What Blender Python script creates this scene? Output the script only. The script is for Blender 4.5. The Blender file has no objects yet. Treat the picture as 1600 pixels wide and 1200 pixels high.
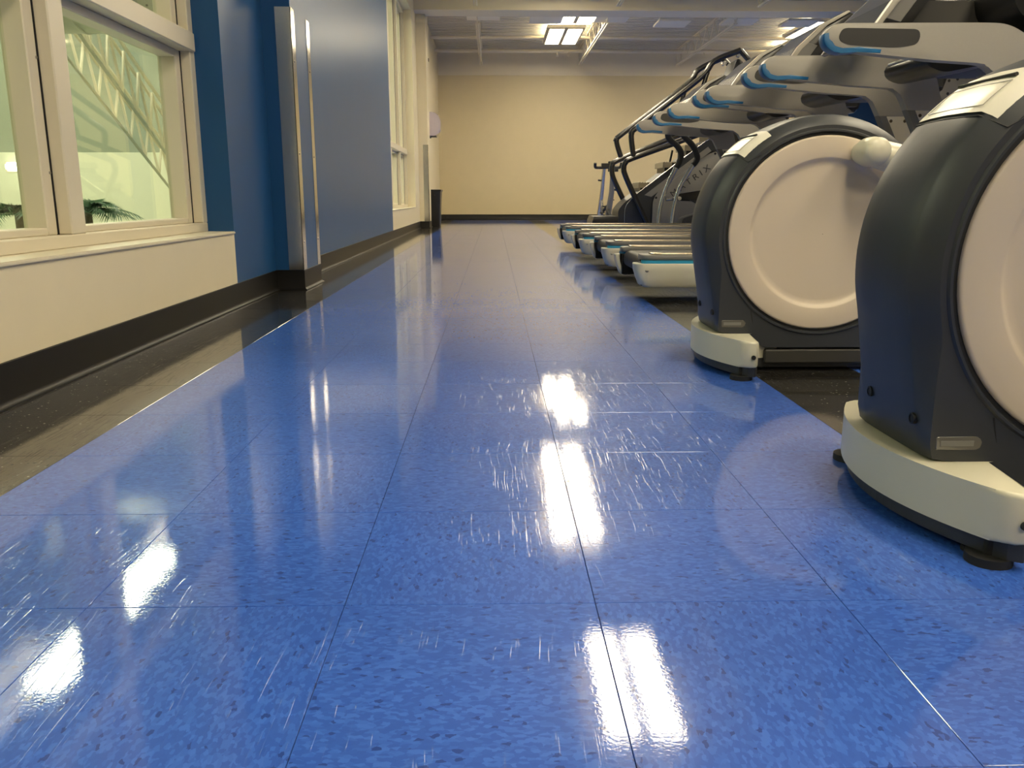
import bpy, bmesh, math, random
from mathutils import Vector, Matrix
random.seed(7)
PI = math.pi
scn = bpy.context.scene
COL = scn.collection

# ------------------------------------------------------------------ camera
cam_d = bpy.data.cameras.new('camera')
cam_d.sensor_width = 36.0
cam_d.lens = 29.25
cam_d.clip_start = 0.02
cam = bpy.data.objects.new('camera', cam_d)
COL.objects.link(cam)
cam.location = (0, 0, 0.484)
cam.rotation_euler = (math.radians(90 - 12.7), 0, math.radians(-1.247))
scn.camera = cam

# ------------------------------------------------------------------ world / exposure
w = bpy.data.worlds.new('world')
scn.world = w
w.use_nodes = True
w.node_tree.nodes['Background'].inputs[0].default_value = (0.9, 0.92, 1.0, 1)
w.node_tree.nodes['Background'].inputs[1].default_value = 0.05
vs = scn.view_settings
vs.view_transform = 'Standard'
vs.look = 'None'
vs.gamma = 1.0
vs.use_curve_mapping = False
vs.exposure = -0.22
LAMP = (1.0, 0.87, 0.62)
LAMP_L = 32.0          # gym fixtures
HALL = (1.0, 0.95, 0.80)

# ------------------------------------------------------------------ materials
def mat(name, col, rough=0.5, metal=0.0, coat=0.0, coat_rough=0.1, noise=0.0, nscale=30.0, bump=0.0, spec=0.5):
    m = bpy.data.materials.new(name)
    m.use_nodes = True
    nt = m.node_tree
    b = nt.nodes['Principled BSDF']
    b.inputs['Base Color'].default_value = (*col, 1)
    b.inputs['Roughness'].default_value = rough
    b.inputs['Metallic'].default_value = metal
    b.inputs['Specular IOR Level'].default_value = spec
    if coat:
        b.inputs['Coat Weight'].default_value = coat
        b.inputs['Coat Roughness'].default_value = coat_rough
    if noise or bump:
        tc = nt.nodes.new('ShaderNodeTexCoord')
        n = nt.nodes.new('ShaderNodeTexNoise')
        n.inputs['Scale'].default_value = nscale
        n.inputs['Detail'].default_value = 4
        nt.links.new(tc.outputs['Object'], n.inputs['Vector'])
        if noise:
            mx = nt.nodes.new('ShaderNodeMix')
            mx.data_type = 'RGBA'
            mx.inputs['A'].default_value = (*[c * (1 - noise) for c in col], 1)
            mx.inputs['B'].default_value = (*[min(1, c * (1 + noise)) for c in col], 1)
            nt.links.new(n.outputs['Fac'], mx.inputs['Factor'])
            nt.links.new(mx.outputs['Result'], b.inputs['Base Color'])
        if bump:
            bp = nt.nodes.new('ShaderNodeBump')
            bp.inputs['Strength'].default_value = bump
            bp.inputs['Distance'].default_value = 0.002
            nt.links.new(n.outputs['Fac'], bp.inputs['Height'])
            nt.links.new(bp.outputs['Normal'], b.inputs['Normal'])
    return m

def emit(name, col, s):
    m = bpy.data.materials.new(name)
    m.use_nodes = True
    b = m.node_tree.nodes['Principled BSDF']
    b.inputs['Base Color'].default_value = (0.8, 0.8, 0.8, 1)
    b.inputs['Emission Color'].default_value = (*col, 1)
    b.inputs['Emission Strength'].default_value = s
    return m

M = {}
M['beige'] = mat('beige_paint', (0.67, 0.57, 0.36), 0.5, noise=0.03, nscale=6, bump=0.15, spec=0.35)
M['cream'] = mat('cream_paint', (0.72, 0.64, 0.46), 0.42, noise=0.03, nscale=8, bump=0.1)
M['blue'] = mat('blue_paint', (0.015, 0.078, 0.215), 0.33, noise=0.05, nscale=3, bump=0.3, spec=0.3)
M['navy'] = mat('navy_paint', (0.008, 0.032, 0.10), 0.5, spec=0.2)
M['white_paint'] = mat('white_paint', (0.74, 0.67, 0.52), 0.5, noise=0.03, nscale=5)
M['panel_white'] = mat('white_panel', (0.88, 0.82, 0.68), 0.5)
M['deck'] = mat('roof_deck_paint', (0.60, 0.56, 0.46), 0.4, metal=0.0, noise=0.05, nscale=4)
M['steel_paint'] = mat('painted_steel', (0.76, 0.69, 0.54), 0.4)
M['base'] = mat('black_vinyl_base', (0.008, 0.007, 0.006), 0.42, noise=0.2, nscale=20, spec=0.3)
M['frame'] = mat('window_frame', (0.70, 0.64, 0.50), 0.38, metal=0.1)
M['chrome'] = mat('steel_guard', (0.66, 0.65, 0.62), 0.16, metal=1.0, bump=0.3, nscale=9)
M['gasket'] = mat('black_gasket', (0.01, 0.01, 0.01), 0.6)
M['grout'] = mat('dark_joint', (0.02, 0.03, 0.06), 0.6)
M['hall'] = mat('pool_hall_paint', (0.84, 0.84, 0.68), 0.6, noise=0.05, nscale=0.4)
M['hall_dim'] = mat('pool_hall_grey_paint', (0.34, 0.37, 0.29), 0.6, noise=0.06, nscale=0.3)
M['duct'] = mat('duct_metal', (0.38, 0.39, 0.33), 0.4, metal=0.4)
M['leaf'] = mat('palm_leaf', (0.03, 0.11, 0.03), 0.45, noise=0.4, nscale=20)
M['trunk'] = mat('palm_trunk', (0.10, 0.07, 0.04), 0.8, noise=0.4, nscale=30, bump=0.6)
M['pot'] = mat('clay_pot', (0.35, 0.16, 0.08), 0.7)
M['house'] = mat('dark_grey_plastic', (0.033, 0.036, 0.041), 0.42, noise=0.05, nscale=60, bump=0.06)
M['house_dk'] = mat('darker_grey_plastic', (0.03, 0.032, 0.036), 0.4)
M['white_pl'] = mat('ivory_plastic', (0.64, 0.61, 0.48), 0.30, noise=0.02, nscale=30)
M['disc'] = mat('pale_disc_plastic', (0.62, 0.53, 0.42), 0.42, bump=0.04, nscale=200)
M['silver'] = mat('silver_plastic', (0.36, 0.335, 0.285), 0.36, noise=0.03, nscale=80)
M['silver_lt'] = mat('light_silver_plastic', (0.82, 0.75, 0.60), 0.32)
M['pad'] = mat('charcoal_pad', (0.034, 0.032, 0.028), 0.6)
M['trim_blue'] = mat('blue_trim', (0.01, 0.13, 0.30), 0.35)
M['stripe'] = mat('cyan_stripe', (0.03, 0.30, 0.50), 0.35)
M['black'] = mat('black_plastic', (0.012, 0.012, 0.012), 0.3)
M['rubber'] = mat('black_rubber', (0.01, 0.01, 0.01), 0.65)
M['belt'] = mat('running_belt', (0.022, 0.021, 0.020), 0.55, noise=0.2, nscale=200)
M['rail'] = mat('side_rail_top', (0.50, 0.44, 0.33), 0.22, metal=0.75)
M['panel_grey'] = mat('panel_grey', (0.30, 0.285, 0.25), 0.42)
M['gray'] = mat('grey_side_panel', (0.17, 0.165, 0.155), 0.45)
M['grey_dk'] = mat('dark_steel_tube', (0.03, 0.028, 0.027), 0.25, metal=0.3, coat=0.5, coat_rough=0.12)
M['alu'] = mat('satin_aluminium', (0.55, 0.54, 0.52), 0.25, metal=0.9)
M['cap'] = mat('light_cap_plastic', (0.80, 0.76, 0.66), 0.3)
M['lens'] = emit('lamp_lens', LAMP, LAMP_L)
M['hall_lens'] = emit('hall_lamp_lens', HALL, 85.0)
M['small_lens'] = emit('wall_lamp_lens', HALL, 9.0)
M['uplight'] = emit('lamp_uplight', LAMP, 30.0)
M['screen'] = mat('dark_screen', (0.10, 0.10, 0.10), 0.15)
M['red'] = mat('red_plastic', (0.35, 0.02, 0.02), 0.4)
M['maroon'] = mat('maroon_panel', (0.055, 0.012, 0.01), 0.4)
M['reflector'] = mat('clear_reflector', (0.13, 0.125, 0.115), 0.12, coat=1.0, coat_rough=0.05)
M['tub'] = mat('beige_step', (0.32, 0.27, 0.18), 0.5)
M['disp'] = mat('dispenser_plastic', (0.62, 0.55, 0.60), 0.12, coat=1.0, coat_rough=0.05)
M['letter'] = mat('letter_grey', (0.05, 0.05, 0.05), 0.4)

def glass():
    m = bpy.data.materials.new('window_glass')
    m.use_nodes = True
    nt = m.node_tree
    nt.nodes.clear()
    o = nt.nodes.new('ShaderNodeOutputMaterial')
    mx = nt.nodes.new('ShaderNodeMixShader')
    fr = nt.nodes.new('ShaderNodeFresnel')
    gm = nt.nodes.new('ShaderNodeNewGeometry')      # same reflectance on both faces of the thin pane
    mr = nt.nodes.new('ShaderNodeMapRange'); mr.inputs['To Min'].default_value = 1.5; mr.inputs['To Max'].default_value = 1 / 1.5
    nt.links.new(gm.outputs['Backfacing'], mr.inputs['Value']); nt.links.new(mr.outputs[0], fr.inputs['IOR'])
    t = nt.nodes.new('ShaderNodeBsdfTransparent'); t.inputs[0].default_value = (0.90, 0.95, 0.86, 1)
    g = nt.nodes.new('ShaderNodeBsdfGlossy'); g.inputs['Roughness'].default_value = 0.02
    nt.links.new(fr.outputs[0], mx.inputs[0])
    nt.links.new(t.outputs[0], mx.inputs[1]); nt.links.new(g.outputs[0], mx.inputs[2])
    nt.links.new(mx.outputs[0], o.inputs[0])
    return m
M['glass'] = glass()

def tile_mat(name, cols, dark, speck_white):
    """waxed vinyl composition tile: flakes whose grain turns by a quarter from tile to tile, scuffed glossy coat"""
    m = bpy.data.materials.new(name)
    m.use_nodes = True
    nt = m.node_tree; N = nt.nodes; Lk = nt.links
    b = N['Principled BSDF']
    geo = N.new('ShaderNodeNewGeometry')
    sep = N.new('ShaderNodeSeparateXYZ'); Lk.new(geo.outputs['Position'], sep.inputs[0])
    def math_(op, a, bb=None, c=None):
        n = N.new('ShaderNodeMath'); n.operation = op
        for i, v in enumerate((a, bb, c)):
            if v is None: continue
            if isinstance(v, (int, float)): n.inputs[i].default_value = v
            else: Lk.new(v, n.inputs[i])
        return n.outputs[0]
    ix = math_('FLOOR', math_('DIVIDE', math_('SUBTRACT', sep.outputs[0], 0.122), 0.3035))
    iy = math_('FLOOR', math_('DIVIDE', math_('SUBTRACT', sep.outputs[1], 0.93), 0.305))
    par = math_('PINGPONG', math_('ADD', ix, iy), 1.0)
    def scaled(sx, sy, k=0.0):
        c = N.new('ShaderNodeCombineXYZ')
        Lk.new(math_('MULTIPLY', sep.outputs[0], sx), c.inputs[0])
        Lk.new(math_('MULTIPLY', sep.outputs[1], sy), c.inputs[1])
        # every tile gets its own piece of pattern
        Lk.new(math_('ADD', math_('MULTIPLY', ix, 3.17), math_('MULTIPLY', iy, 5.71 + k)), c.inputs[2])
        return c.outputs[0]
    va = scaled(135, 255); vb = scaled(255, 135)
    mv = N.new('ShaderNodeMix'); mv.data_type = 'VECTOR'
    Lk.new(par, mv.inputs['Factor']); Lk.new(va, mv.inputs['A']); Lk.new(vb, mv.inputs['B'])
    nz = N.new('ShaderNodeTexNoise'); nz.inputs['Scale'].default_value = 1.0; nz.inputs['Detail'].default_value = 2
    Lk.new(mv.outputs['Result'], nz.inputs['Vector'])
    mv2 = N.new('ShaderNodeVectorMath'); mv2.operation = 'MULTIPLY_ADD'
    Lk.new(nz.outputs['Color'], mv2.inputs[0]); mv2.inputs[1].default_value = (1.2, 1.2, 0.5)
    Lk.new(mv.outputs['Result'], mv2.inputs[2])
    vo = N.new('ShaderNodeTexVoronoi'); vo.inputs['Scale'].default_value = 1.0
    Lk.new(mv2.outputs[0], vo.inputs['Vector'])
    sc = N.new('ShaderNodeSeparateColor'); Lk.new(vo.outputs['Color'], sc.inputs[0])
    rp = N.new('ShaderNodeValToRGB'); rp.color_ramp.interpolation = 'CONSTANT'
    e = rp.color_ramp.elements
    e[0].position = 0; e[0].color = (*dark, 1)
    e[1].position = 0.03; e[1].color = (*cols[0], 1)
    for i, c in enumerate(cols[1:]):
        k = e.new(0.03 + (i + 1) * 0.97 / len(cols)); k.color = (*c, 1)
    Lk.new(sc.outputs[0], rp.inputs[0])
    # worn, slightly paler patches
    big = N.new('ShaderNodeTexNoise'); big.inputs['Scale'].default_value = 1.7; big.inputs['Detail'].default_value = 3
    Lk.new(geo.outputs['Position'], big.inputs['Vector'])
    hs = N.new('ShaderNodeHueSaturation')
    Lk.new(rp.outputs[0], hs.inputs['Color'])
    Lk.new(math_('MULTIPLY_ADD', big.outputs['Fac'], 0.35, 0.83), hs.inputs['Value'])
    if speck_white:
        v3 = N.new('ShaderNodeTexVoronoi'); v3.inputs['Scale'].default_value = 90.0
        Lk.new(geo.outputs['Position'], v3.inputs['Vector'])
        s3 = N.new('ShaderNodeSeparateColor'); Lk.new(v3.outputs['Color'], s3.inputs[0])
        near = math_('LESS_THAN', v3.outputs['Distance'], math_('MULTIPLY', s3.outputs[1], 0.22))
        on = math_('MULTIPLY', near, math_('GREATER_THAN', s3.outputs[0], 0.45))
        mm = N.new('ShaderNodeMix'); mm.data_type = 'RGBA'
        Lk.new(on, mm.inputs['Factor']); Lk.new(hs.outputs[0], mm.inputs['A']); mm.inputs['B'].default_value = (*speck_white, 1)
        Lk.new(mm.outputs['Result'], b.inputs['Base Color'])
    else:
        Lk.new(hs.outputs[0], b.inputs['Base Color'])
    b.inputs['Roughness'].default_value = 0.5
    b.inputs['Specular IOR Level'].default_value = 0.2
    b.inputs['Coat Weight'].default_value = 1.0
    b.inputs['Coat IOR'].default_value = 1.5
    # scuffs: long thin scratches in a few directions, only inside worn areas
    def scratches(rot, sx, sy, thr, seed):
        mp = N.new('ShaderNodeMapping'); mp.inputs['Rotation'].default_value = (0, 0, rot)
        mp.inputs['Scale'].default_value = (sx, sy, 1); mp.inputs['Location'].default_value = (seed, seed * 2.3, 0)
        vt = N.new('ShaderNodeVectorMath'); vt.operation = 'MULTIPLY_ADD'
        wz = N.new('ShaderNodeTexNoise'); wz.inputs['Scale'].default_value = 2.5
        Lk.new(geo.outputs['Position'], wz.inputs['Vector'])
        Lk.new(wz.outputs['Color'], vt.inputs[0]); vt.inputs[1].default_value = (0.05, 0.05, 0)
        Lk.new(geo.outputs['Position'], vt.inputs[2])
        Lk.new(vt.outputs[0], mp.inputs['Vector'])
        n = N.new('ShaderNodeTexNoise'); n.inputs['Scale'].default_value = 1.0; n.inputs['Detail'].default_value = 1
        Lk.new(mp.outputs[0], n.inputs['Vector'])
        mr = N.new('ShaderNodeMapRange'); mr.inputs['From Min'].default_value = thr; mr.inputs['From Max'].default_value = thr + 0.05
        Lk.new(n.outputs['Fac'], mr.inputs['Value'])
        return mr.outputs[0]
    s1 = scratches(0.25, 300, 6, 0.66, 1.0)
    s2 = scratches(-0.5, 340, 8, 0.67, 4.0)
    s3_ = scratches(1.2, 360, 12, 0.69, 9.0)
    zone = N.new('ShaderNodeTexNoise'); zone.inputs['Scale'].default_value = 2.2; zone.inputs['Detail'].default_value = 2
    mpz = N.new('ShaderNodeMapping'); mpz.inputs['Location'].default_value = (3.1, 7.7, 0)
    Lk.new(geo.outputs['Position'], mpz.inputs['Vector']); Lk.new(mpz.outputs[0], zone.inputs['Vector'])
    zr = N.new('ShaderNodeMapRange'); zr.inputs['From Min'].default_value = 0.38; zr.inputs['From Max'].default_value = 0.62
    Lk.new(zone.outputs['Fac'], zr.inputs['Value'])
    allsc = math_('MULTIPLY', math_('MAXIMUM', math_('MAXIMUM', s1, s2), s3_), zr.outputs[0])
    fine = N.new('ShaderNodeTexNoise'); fine.inputs['Scale'].default_value = 9.0; fine.inputs['Detail'].default_value = 6
    Lk.new(geo.outputs['Position'], fine.inputs['Vector'])
    cr = math_('ADD', math_('MULTIPLY_ADD', fine.outputs['Fac'], 0.06, 0.008), math_('MULTIPLY', allsc, 0.18))
    Lk.new(cr, b.inputs['Coat Roughness'])
    # orange-peel of the wax
    pn = N.new('ShaderNodeTexNoise'); pn.inputs['Scale'].default_value = 240.0; pn.inputs['Detail'].default_value = 3
    Lk.new(geo.outputs['Position'], pn.inputs['Vector'])
    hsum = math_('ADD', math_('MULTIPLY', pn.outputs['Fac'], 0.34), math_('MULTIPLY', allsc, -0.9))
    wav = N.new('ShaderNodeTexNoise'); wav.inputs['Scale'].default_value = 14.0; wav.inputs['Detail'].default_value = 1
    Lk.new(geo.outputs['Position'], wav.inputs['Vector'])
    hsum = math_('ADD', hsum, math_('MULTIPLY', wav.outputs['Fac'], 0.9))
    bp = N.new('ShaderNodeBump'); bp.inputs['Strength'].default_value = 1.0; bp.inputs['Distance'].default_value = 0.00013
    Lk.new(hsum, bp.inputs['Height'])
    Lk.new(bp.outputs[0], b.inputs['Coat Normal'])
    return m
M['tile_blue'] = tile_mat('blue_vinyl_tile',
    [(0.028, 0.098, 0.46), (0.035, 0.118, 0.52), (0.030, 0.104, 0.48), (0.046, 0.142, 0.58), (0.029, 0.100, 0.47), (0.040, 0.130, 0.55)], (0.017, 0.055, 0.28), None)
M['tile_black'] = tile_mat('black_vinyl_tile',
    [(0.012, 0.011, 0.010), (0.017, 0.015, 0.012), (0.010, 0.010, 0.010)], (0.03, 0.028, 0.022), (0.30, 0.28, 0.22))

# ------------------------------------------------------------------ mesh helpers
def box(bm, x0, x1, y0, y1, z0, z1, rot=None, about=None):
    vs_ = [bm.verts.new((x, y, z)) for x in (x0, x1) for y in (y0, y1) for z in (z0, z1)]
    f = [(0, 1, 3, 2), (4, 6, 7, 5), (0, 4, 5, 1), (2, 3, 7, 6), (0, 2, 6, 4), (1, 5, 7, 3)]
    fs = [bm.faces.new([vs_[i] for i in q]) for q in f]
    if rot is not None:
        bmesh.ops.rotate(bm, verts=vs_, cent=about or (0, 0, 0), matrix=rot)
    return vs_, fs

def tube(bm, pts, r, seg=10, closed=False, caps=True):
    pts = [Vector(p) for p in pts]
    n = len(pts)
    rings = []
    up = None
    for i, p in enumerate(pts):
        if i == 0: t = pts[1] - pts[0]
        elif i == n - 1: t = pts[-1] - pts[-2]
        else: t = (pts[i + 1] - pts[i]).normalized() + (pts[i] - pts[i - 1]).normalized()
        t.normalize()
        if up is None:
            a = Vector((0, 0, 1)) if abs(t.z) < 0.9 else Vector((0, 1, 0))
            up = (a - t * a.dot(t)).normalized()
        else:
            up = (up - t * up.dot(t)).normalized()
        s = t.cross(up)
        rr = r[i] if isinstance(r, (list, tuple)) else r
        rings.append([bm.verts.new(p + (up * math.cos(2 * PI * k / seg) + s * math.sin(2 * PI * k / seg)) * rr) for k in range(seg)])
    for i in range(n - 1):
        for k in range(seg):
            bm.faces.new([rings[i][k], rings[i][(k + 1) % seg], rings[i + 1][(k + 1) % seg], rings[i + 1][k]])
    if caps:
        bm.faces.new(rings[0][::-1]); bm.faces.new(rings[-1])
    return rings

def smooth_path(pts, sub=5):
    """Catmull-Rom through the points"""
    P_ = [Vector(p) for p in pts]
    P_ = [P_[0] * 2 - P_[1]] + P_ + [P_[-1] * 2 - P_[-2]]
    out = []
    for i in range(1, len(P_) - 2):
        p0, p1, p2, p3 = P_[i - 1:i + 3]
        for k in range(sub):
            t = k / sub
            out.append(0.5 * ((2 * p1) + (p2 - p0) * t + (2 * p0 - 5 * p1 + 4 * p2 - p3) * t * t + (3 * p1 - p0 - 3 * p2 + p3) * t ** 3))
    out.append(P_[-2])
    return out

def round_path(pts, rad, seg=5):
    """open polyline in 3-D with rounded corners"""
    P_ = [Vector(p) for p in pts]
    out = [P_[0]]
    for i in range(1, len(P_) - 1):
        a, b_, c = P_[i - 1], P_[i], P_[i + 1]
        r_ = min(rad, (a - b_).length * 0.45, (c - b_).length * 0.45)
        s = b_ + (a - b_).normalized() * r_; e = b_ + (c - b_).normalized() * r_
        for k in range(seg + 1):
            t = k / seg
            out.append(s * (1 - t) ** 2 + b_ * 2 * t * (1 - t) + e * t * t)
    out.append(P_[-1])
    return out

def rounded(poly, rad, seg=6):
    """closed 2-D outline, corners rounded; rad may be one number or one per corner"""
    n = len(poly); out = []
    for i in range(n):
        a, b_, c = Vector(poly[i - 1]), Vector(poly[i]), Vector(poly[(i + 1) % n])
        r_ = rad[i] if isinstance(rad, (list, tuple)) else rad
        if r_ <= 0: out.append(tuple(b_)); continue
        r_ = min(r_, (a - b_).length * 0.49, (c - b_).length * 0.49)
        s = b_ + (a - b_).normalized() * r_; e = b_ + (c - b_).normalized() * r_
        for k in range(seg + 1):
            t = k / seg
            out.append(tuple(s * (1 - t) ** 2 + b_ * 2 * t * (1 - t) + e * t * t))
    return out

def prism(bm, outline, a0, a1, axis='y', bev=0.0, bseg=3, both=True):
    """closed 2-D outline extruded; axis y: outline is (x,z); axis z: outline is (x,y); axis x: outline is (y,z)"""
    def P3(p, a):
        return {'y': (p[0], a, p[1]), 'z': (p[0], p[1], a), 'x': (a, p[0], p[1])}[axis]
    A = [bm.verts.new(P3(p, a0)) for p in outline]
    B = [bm.verts.new(P3(p, a1)) for p in outline]
    n = len(outline)
    fs = []
    for i in range(n):
        fs.append(bm.faces.new([A[i], A[(i + 1) % n], B[(i + 1) % n], B[i]]))
    f0 = bm.faces.new(A[::-1]); f1 = bm.faces.new(B)
    if bev > 0:
        ed = list(f0.edges) + list(f1.edges) if both else list(f1.edges)
        bmesh.ops.bevel(bm, geom=ed, offset=bev, segments=bseg, profile=0.5, affect='EDGES', clamp_overlap=True)

def lathe(bm, prof, cx, cy, cz, axis='z', seg=48, cap=True):
    """prof: list of (radius, height)"""
    rings = []
    for r_, h_ in prof:
        ring = []
        for k in range(seg):
            a = 2 * PI * k / seg
            c, s = r_ * math.cos(a), r_ * math.sin(a)
            v = {'z': (cx + c, cy + s, cz + h_), 'y': (cx + c, cy + h_, cz + s), 'x': (cx + h_, cy + c, cz + s)}[axis]
            ring.append(bm.verts.new(v))
        rings.append(ring)
    for i in range(len(rings) - 1):
        for k in range(seg):
            bm.faces.new([rings[i][k], rings[i][(k + 1) % seg], rings[i + 1][(k + 1) % seg], rings[i + 1][k]])
    if cap:
        bm.faces.new(rings[0]); bm.faces.new(rings[-1])

def obj(name, bm, m, parent=None, smooth=None, recalc=True):
    if recalc:
        bmesh.ops.recalc_face_normals(bm, faces=bm.faces)
    me = bpy.data.meshes.new(name)
    bm.to_mesh(me); bm.free()
    if smooth is not None:
        for p in me.polygons: p.use_smooth = True
        me.set_sharp_from_angle(angle=math.radians(smooth))
    o = bpy.data.objects.new(name, me)
    COL.objects.link(o)
    me.materials.append(M[m] if isinstance(m, str) else m)
    if parent is not None: o.parent = parent
    return o

def tag(o, label, cat, group=None):
    o['label'] = label; o['category'] = cat
    if group: o['group'] = group
    return o

def thing(name, label, cat, loc, group=None):
    o = bpy.data.objects.new(name, None)
    COL.objects.link(o); o.location = loc; o.empty_display_size = 0.1
    return tag(o, label, cat, group)

def struct(o):
    o['kind'] = 'structure'; return o

def NB(): return bmesh.new()

def dup(root, loc, label, group=None):
    r = root.copy(); COL.objects.link(r); r.location = loc; r['label'] = label
    if group: r['group'] = group
    for ch in list(root.children):
        c = ch.copy(); COL.objects.link(c); c.parent = r
        for g in list(ch.children):
            d = g.copy(); COL.objects.link(d); d.parent = c
    return r

# ================================================================== SETTING
XL, XR, YB, YF = -1.15, 9.5, -6.0, 18.4
ZC = 3.45
# ---------------- floor
bm = NB(); box(bm, XL - 0.05, XR + 0.05, YB - 0.05, YF + 0.05, -0.12, -0.0035)
floor = struct(obj('floor', bm, 'grout'))
xs = [-1.15, -0.818, -0.493, -0.183, 0.122, 0.424, 0.723, 1.028]
while xs[-1] < XR - 0.1: xs.append(round(xs[-1] + 0.305, 4))
xs[-1] = XR
T = 0.305
rows = []
y = 0.93
while y > YB: y -= T
while y < YF: rows.append((max(y, YB), min(y + T, YF))); y += T
def tile_bm(bm, x0, x1, y0, y1, jig=0.0):
    g = 0.0004; bv = 0.0004
    tz = [random.uniform(-jig, jig) for _ in range(4)]
    lo = [bm.verts.new(p) for p in ((x0 + g, y0 + g, -0.0035), (x1 - g, y0 + g, -0.0035), (x1 - g, y1 - g, -0.0035), (x0 + g, y1 - g, -0.0035))]
    md = [bm.verts.new((v.co.x, v.co.y, -0.0004 + tz[i])) for i, v in enumerate(lo)]
    tp = [bm.verts.new((v.co.x + (bv if i in (0, 3) else -bv), v.co.y + (bv if i < 2 else -bv), tz[i])) for i, v in enumerate(lo)]
    for A, B in ((lo, md), (md, tp)):
        for i in range(4):
            bm.faces.new([A[i], A[(i + 1) % 4], B[(i + 1) % 4], B[i]])
    bm.faces.new(tp)
def is_black(i, y0):
    return i == 0 or i == 6 or y0 > 17.6
rest = {'tile_blue': NB(), 'tile_black': NB()}
for (y0, y1) in rows:
    for i in range(len(xs) - 1):
        k = 'tile_black' if is_black(i, y0) else 'tile_blue'
        if 0.3 < y0 < 6.0 and i < 9:
            b_ = NB(); tile_bm(b_, xs[i], xs[i + 1], y0, y1, 0.00006)
            obj('floor_tile', b_, k, floor, recalc=False)
        else:
            tile_bm(rest[k], xs[i], xs[i + 1], y0, y1)
for k, b_ in rest.items():
    o = obj('far_floor_tiles', b_, k, floor, recalc=False); o['kind'] = 'stuff'

# ---------------- left wall
# blue stretches of the wall, full height
def wall_block(bm, y0, y1, z0, z1, x1=XL, x0=-1.40): box(bm, x0, x1, y0, y1, z0, z1)
P1 = 3.77     # end of first window
bm = NB()
wall_block(bm, P1, 4.45, 0, ZC)
wall_block(bm, 4.45, 4.88, 0, ZC, -1.005)
wall_block(bm, 4.88, 9.72, 0, ZC)
wall_l = struct(obj('wall_left', bm, 'blue'))
bm = NB()
wall_block(bm, YB, P1, 0, 0.322)                 # low wall under the first window
wall_block(bm, YB, P1, 3.05, ZC)
wall_block(bm, 9.72, 13.3, 0, 0.322)
wall_block(bm, 9.72, 13.3, 3.05, ZC)
wall_block(bm, 12.62, 13.3, 0.322, 3.05)
wall_block(bm, 13.75, YF, 0, ZC)
low = obj('cream_wall_section', bm, 'cream', wall_l)
bm = NB(); wall_block(bm, 13.3, 13.75, 0, ZC, -1.005)
obj('pillar', bm, 'cream', wall_l)
# window ledges
for nm, ya, yb in (('ledge', YB, P1 - 0.0), ('ledge', 9.73, 12.62)):
    bm = NB(); box(bm, -1.345, -1.143, ya, yb, 0.322, 0.334)
    bmesh.ops.bevel(bm, geom=bm.edges[:], offset=0.003, segments=2, affect='EDGES')
    obj(nm, bm, 'frame', wall_l)

def window(name, y0, y1, mull, zt=3.05):
    """frame plane X about -1.33 .. -1.26; mull = mullion centre positions"""
    z0 = 0.334
    root = bpy.data.objects.new(name, None); COL.objects.link(root); struct(root)
    xo, xi = -1.40, -1.262
    f = NB()
    box(f, xo, xi, y0, y1, z0, z0 + 0.038)
    box(f, xo, xi, y0, y1, zt - 0.05, zt)
    box(f, xo, xi, y1 - 0.055, y1, z0 + 0.038, zt - 0.05)
    box(f, xo, xi, y0, y0 + 0.055, z0 + 0.038, zt - 0.05)
    bmesh.ops.bevel(f, geom=f.edges[:], offset=0.003, segments=1, affect='EDGES')
    obj('frame', f, 'frame', root)
    # transom
    f = NB(); box(f, xo, xi + 0.012, y0 + 0.055, y1 - 0.02, 1.075, 1.150)
    bmesh.ops.bevel(f, geom=f.edges[:], offset=0.004, segments=1, affect='EDGES')
    obj('transom', f, 'frame', root)
    edges = [y0 + 0.055] + list(mull) + [y1 - 0.055]
    for m_ in mull:
        f = NB(); box(f, xo, xi - 0.001, m_ - 0.045, m_ + 0.045, z0 + 0.038, 1.075); box(f, xo, xi - 0.001, m_ - 0.045, m_ + 0.045, 1.15, zt - 0.05)
        bmesh.ops.bevel(f, geom=f.edges[:], offset=0.004, segments=1, affect='EDGES')
        obj('mullion', f, 'frame', root)
    for i in range(len(edges) - 1):
        a = edges[i] + (0.045 if i > 0 else 0); b_ = edges[i + 1] - (0.045 if i < len(edges) - 2 else 0)
        for zz0, zz1 in ((z0 + 0.038, 1.075), (1.15, zt - 0.05)):
            s = NB()
            fw, xa, xb = 0.058, -1.375, -1.305
            box(s, xa, xb, a + 0.004, a + fw, zz0, zz1); box(s, xa, xb, b_ - fw, b_ - 0.004, zz0, zz1)
            box(s, xa, xb, a + fw, b_ - fw, zz0, zz0 + 0.022); box(s, xa, xb, a + fw, b_ - fw, zz1 - 0.03, zz1)
            bmesh.ops.bevel(s, geom=s.edges[:], offset=0.003, segments=1, affect='EDGES')
            sa = obj('sash', s, 'frame', root)
            g = NB()
            for yy in (a + 0.0005, b_ - 0.0035): box(g, -1.372, -1.302, yy, yy + 0.003, zz0, zz1)
            g2 = obj('gasket', g, 'gasket', sa)
            g = NB()
            box(g, -1.368, -1.362, a + fw - 0.003, b_ - fw + 0.003, zz0 + 0.02, zz1 - 0.028)
            obj('pane', g, 'glass', sa)
            sc = NB()
            zz = zz0 + 0.18
            while zz < zz1:
                for yy in (a + 0.012, b_ - 0.012): lathe(sc, [(0.0045, 0), (0.004, 0.003)], -1.305, yy, zz, 'x', 8)
                zz += 0.32
            obj('screws', sc, 'alu', sa, 30)
    return root
window('window_1', YB + 0.0, P1, [-4.6, -3.2, -1.8, -0.35, 1.15, 2.61])
window('window_2', 9.73, 12.62, [10.75, 11.75])

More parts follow.
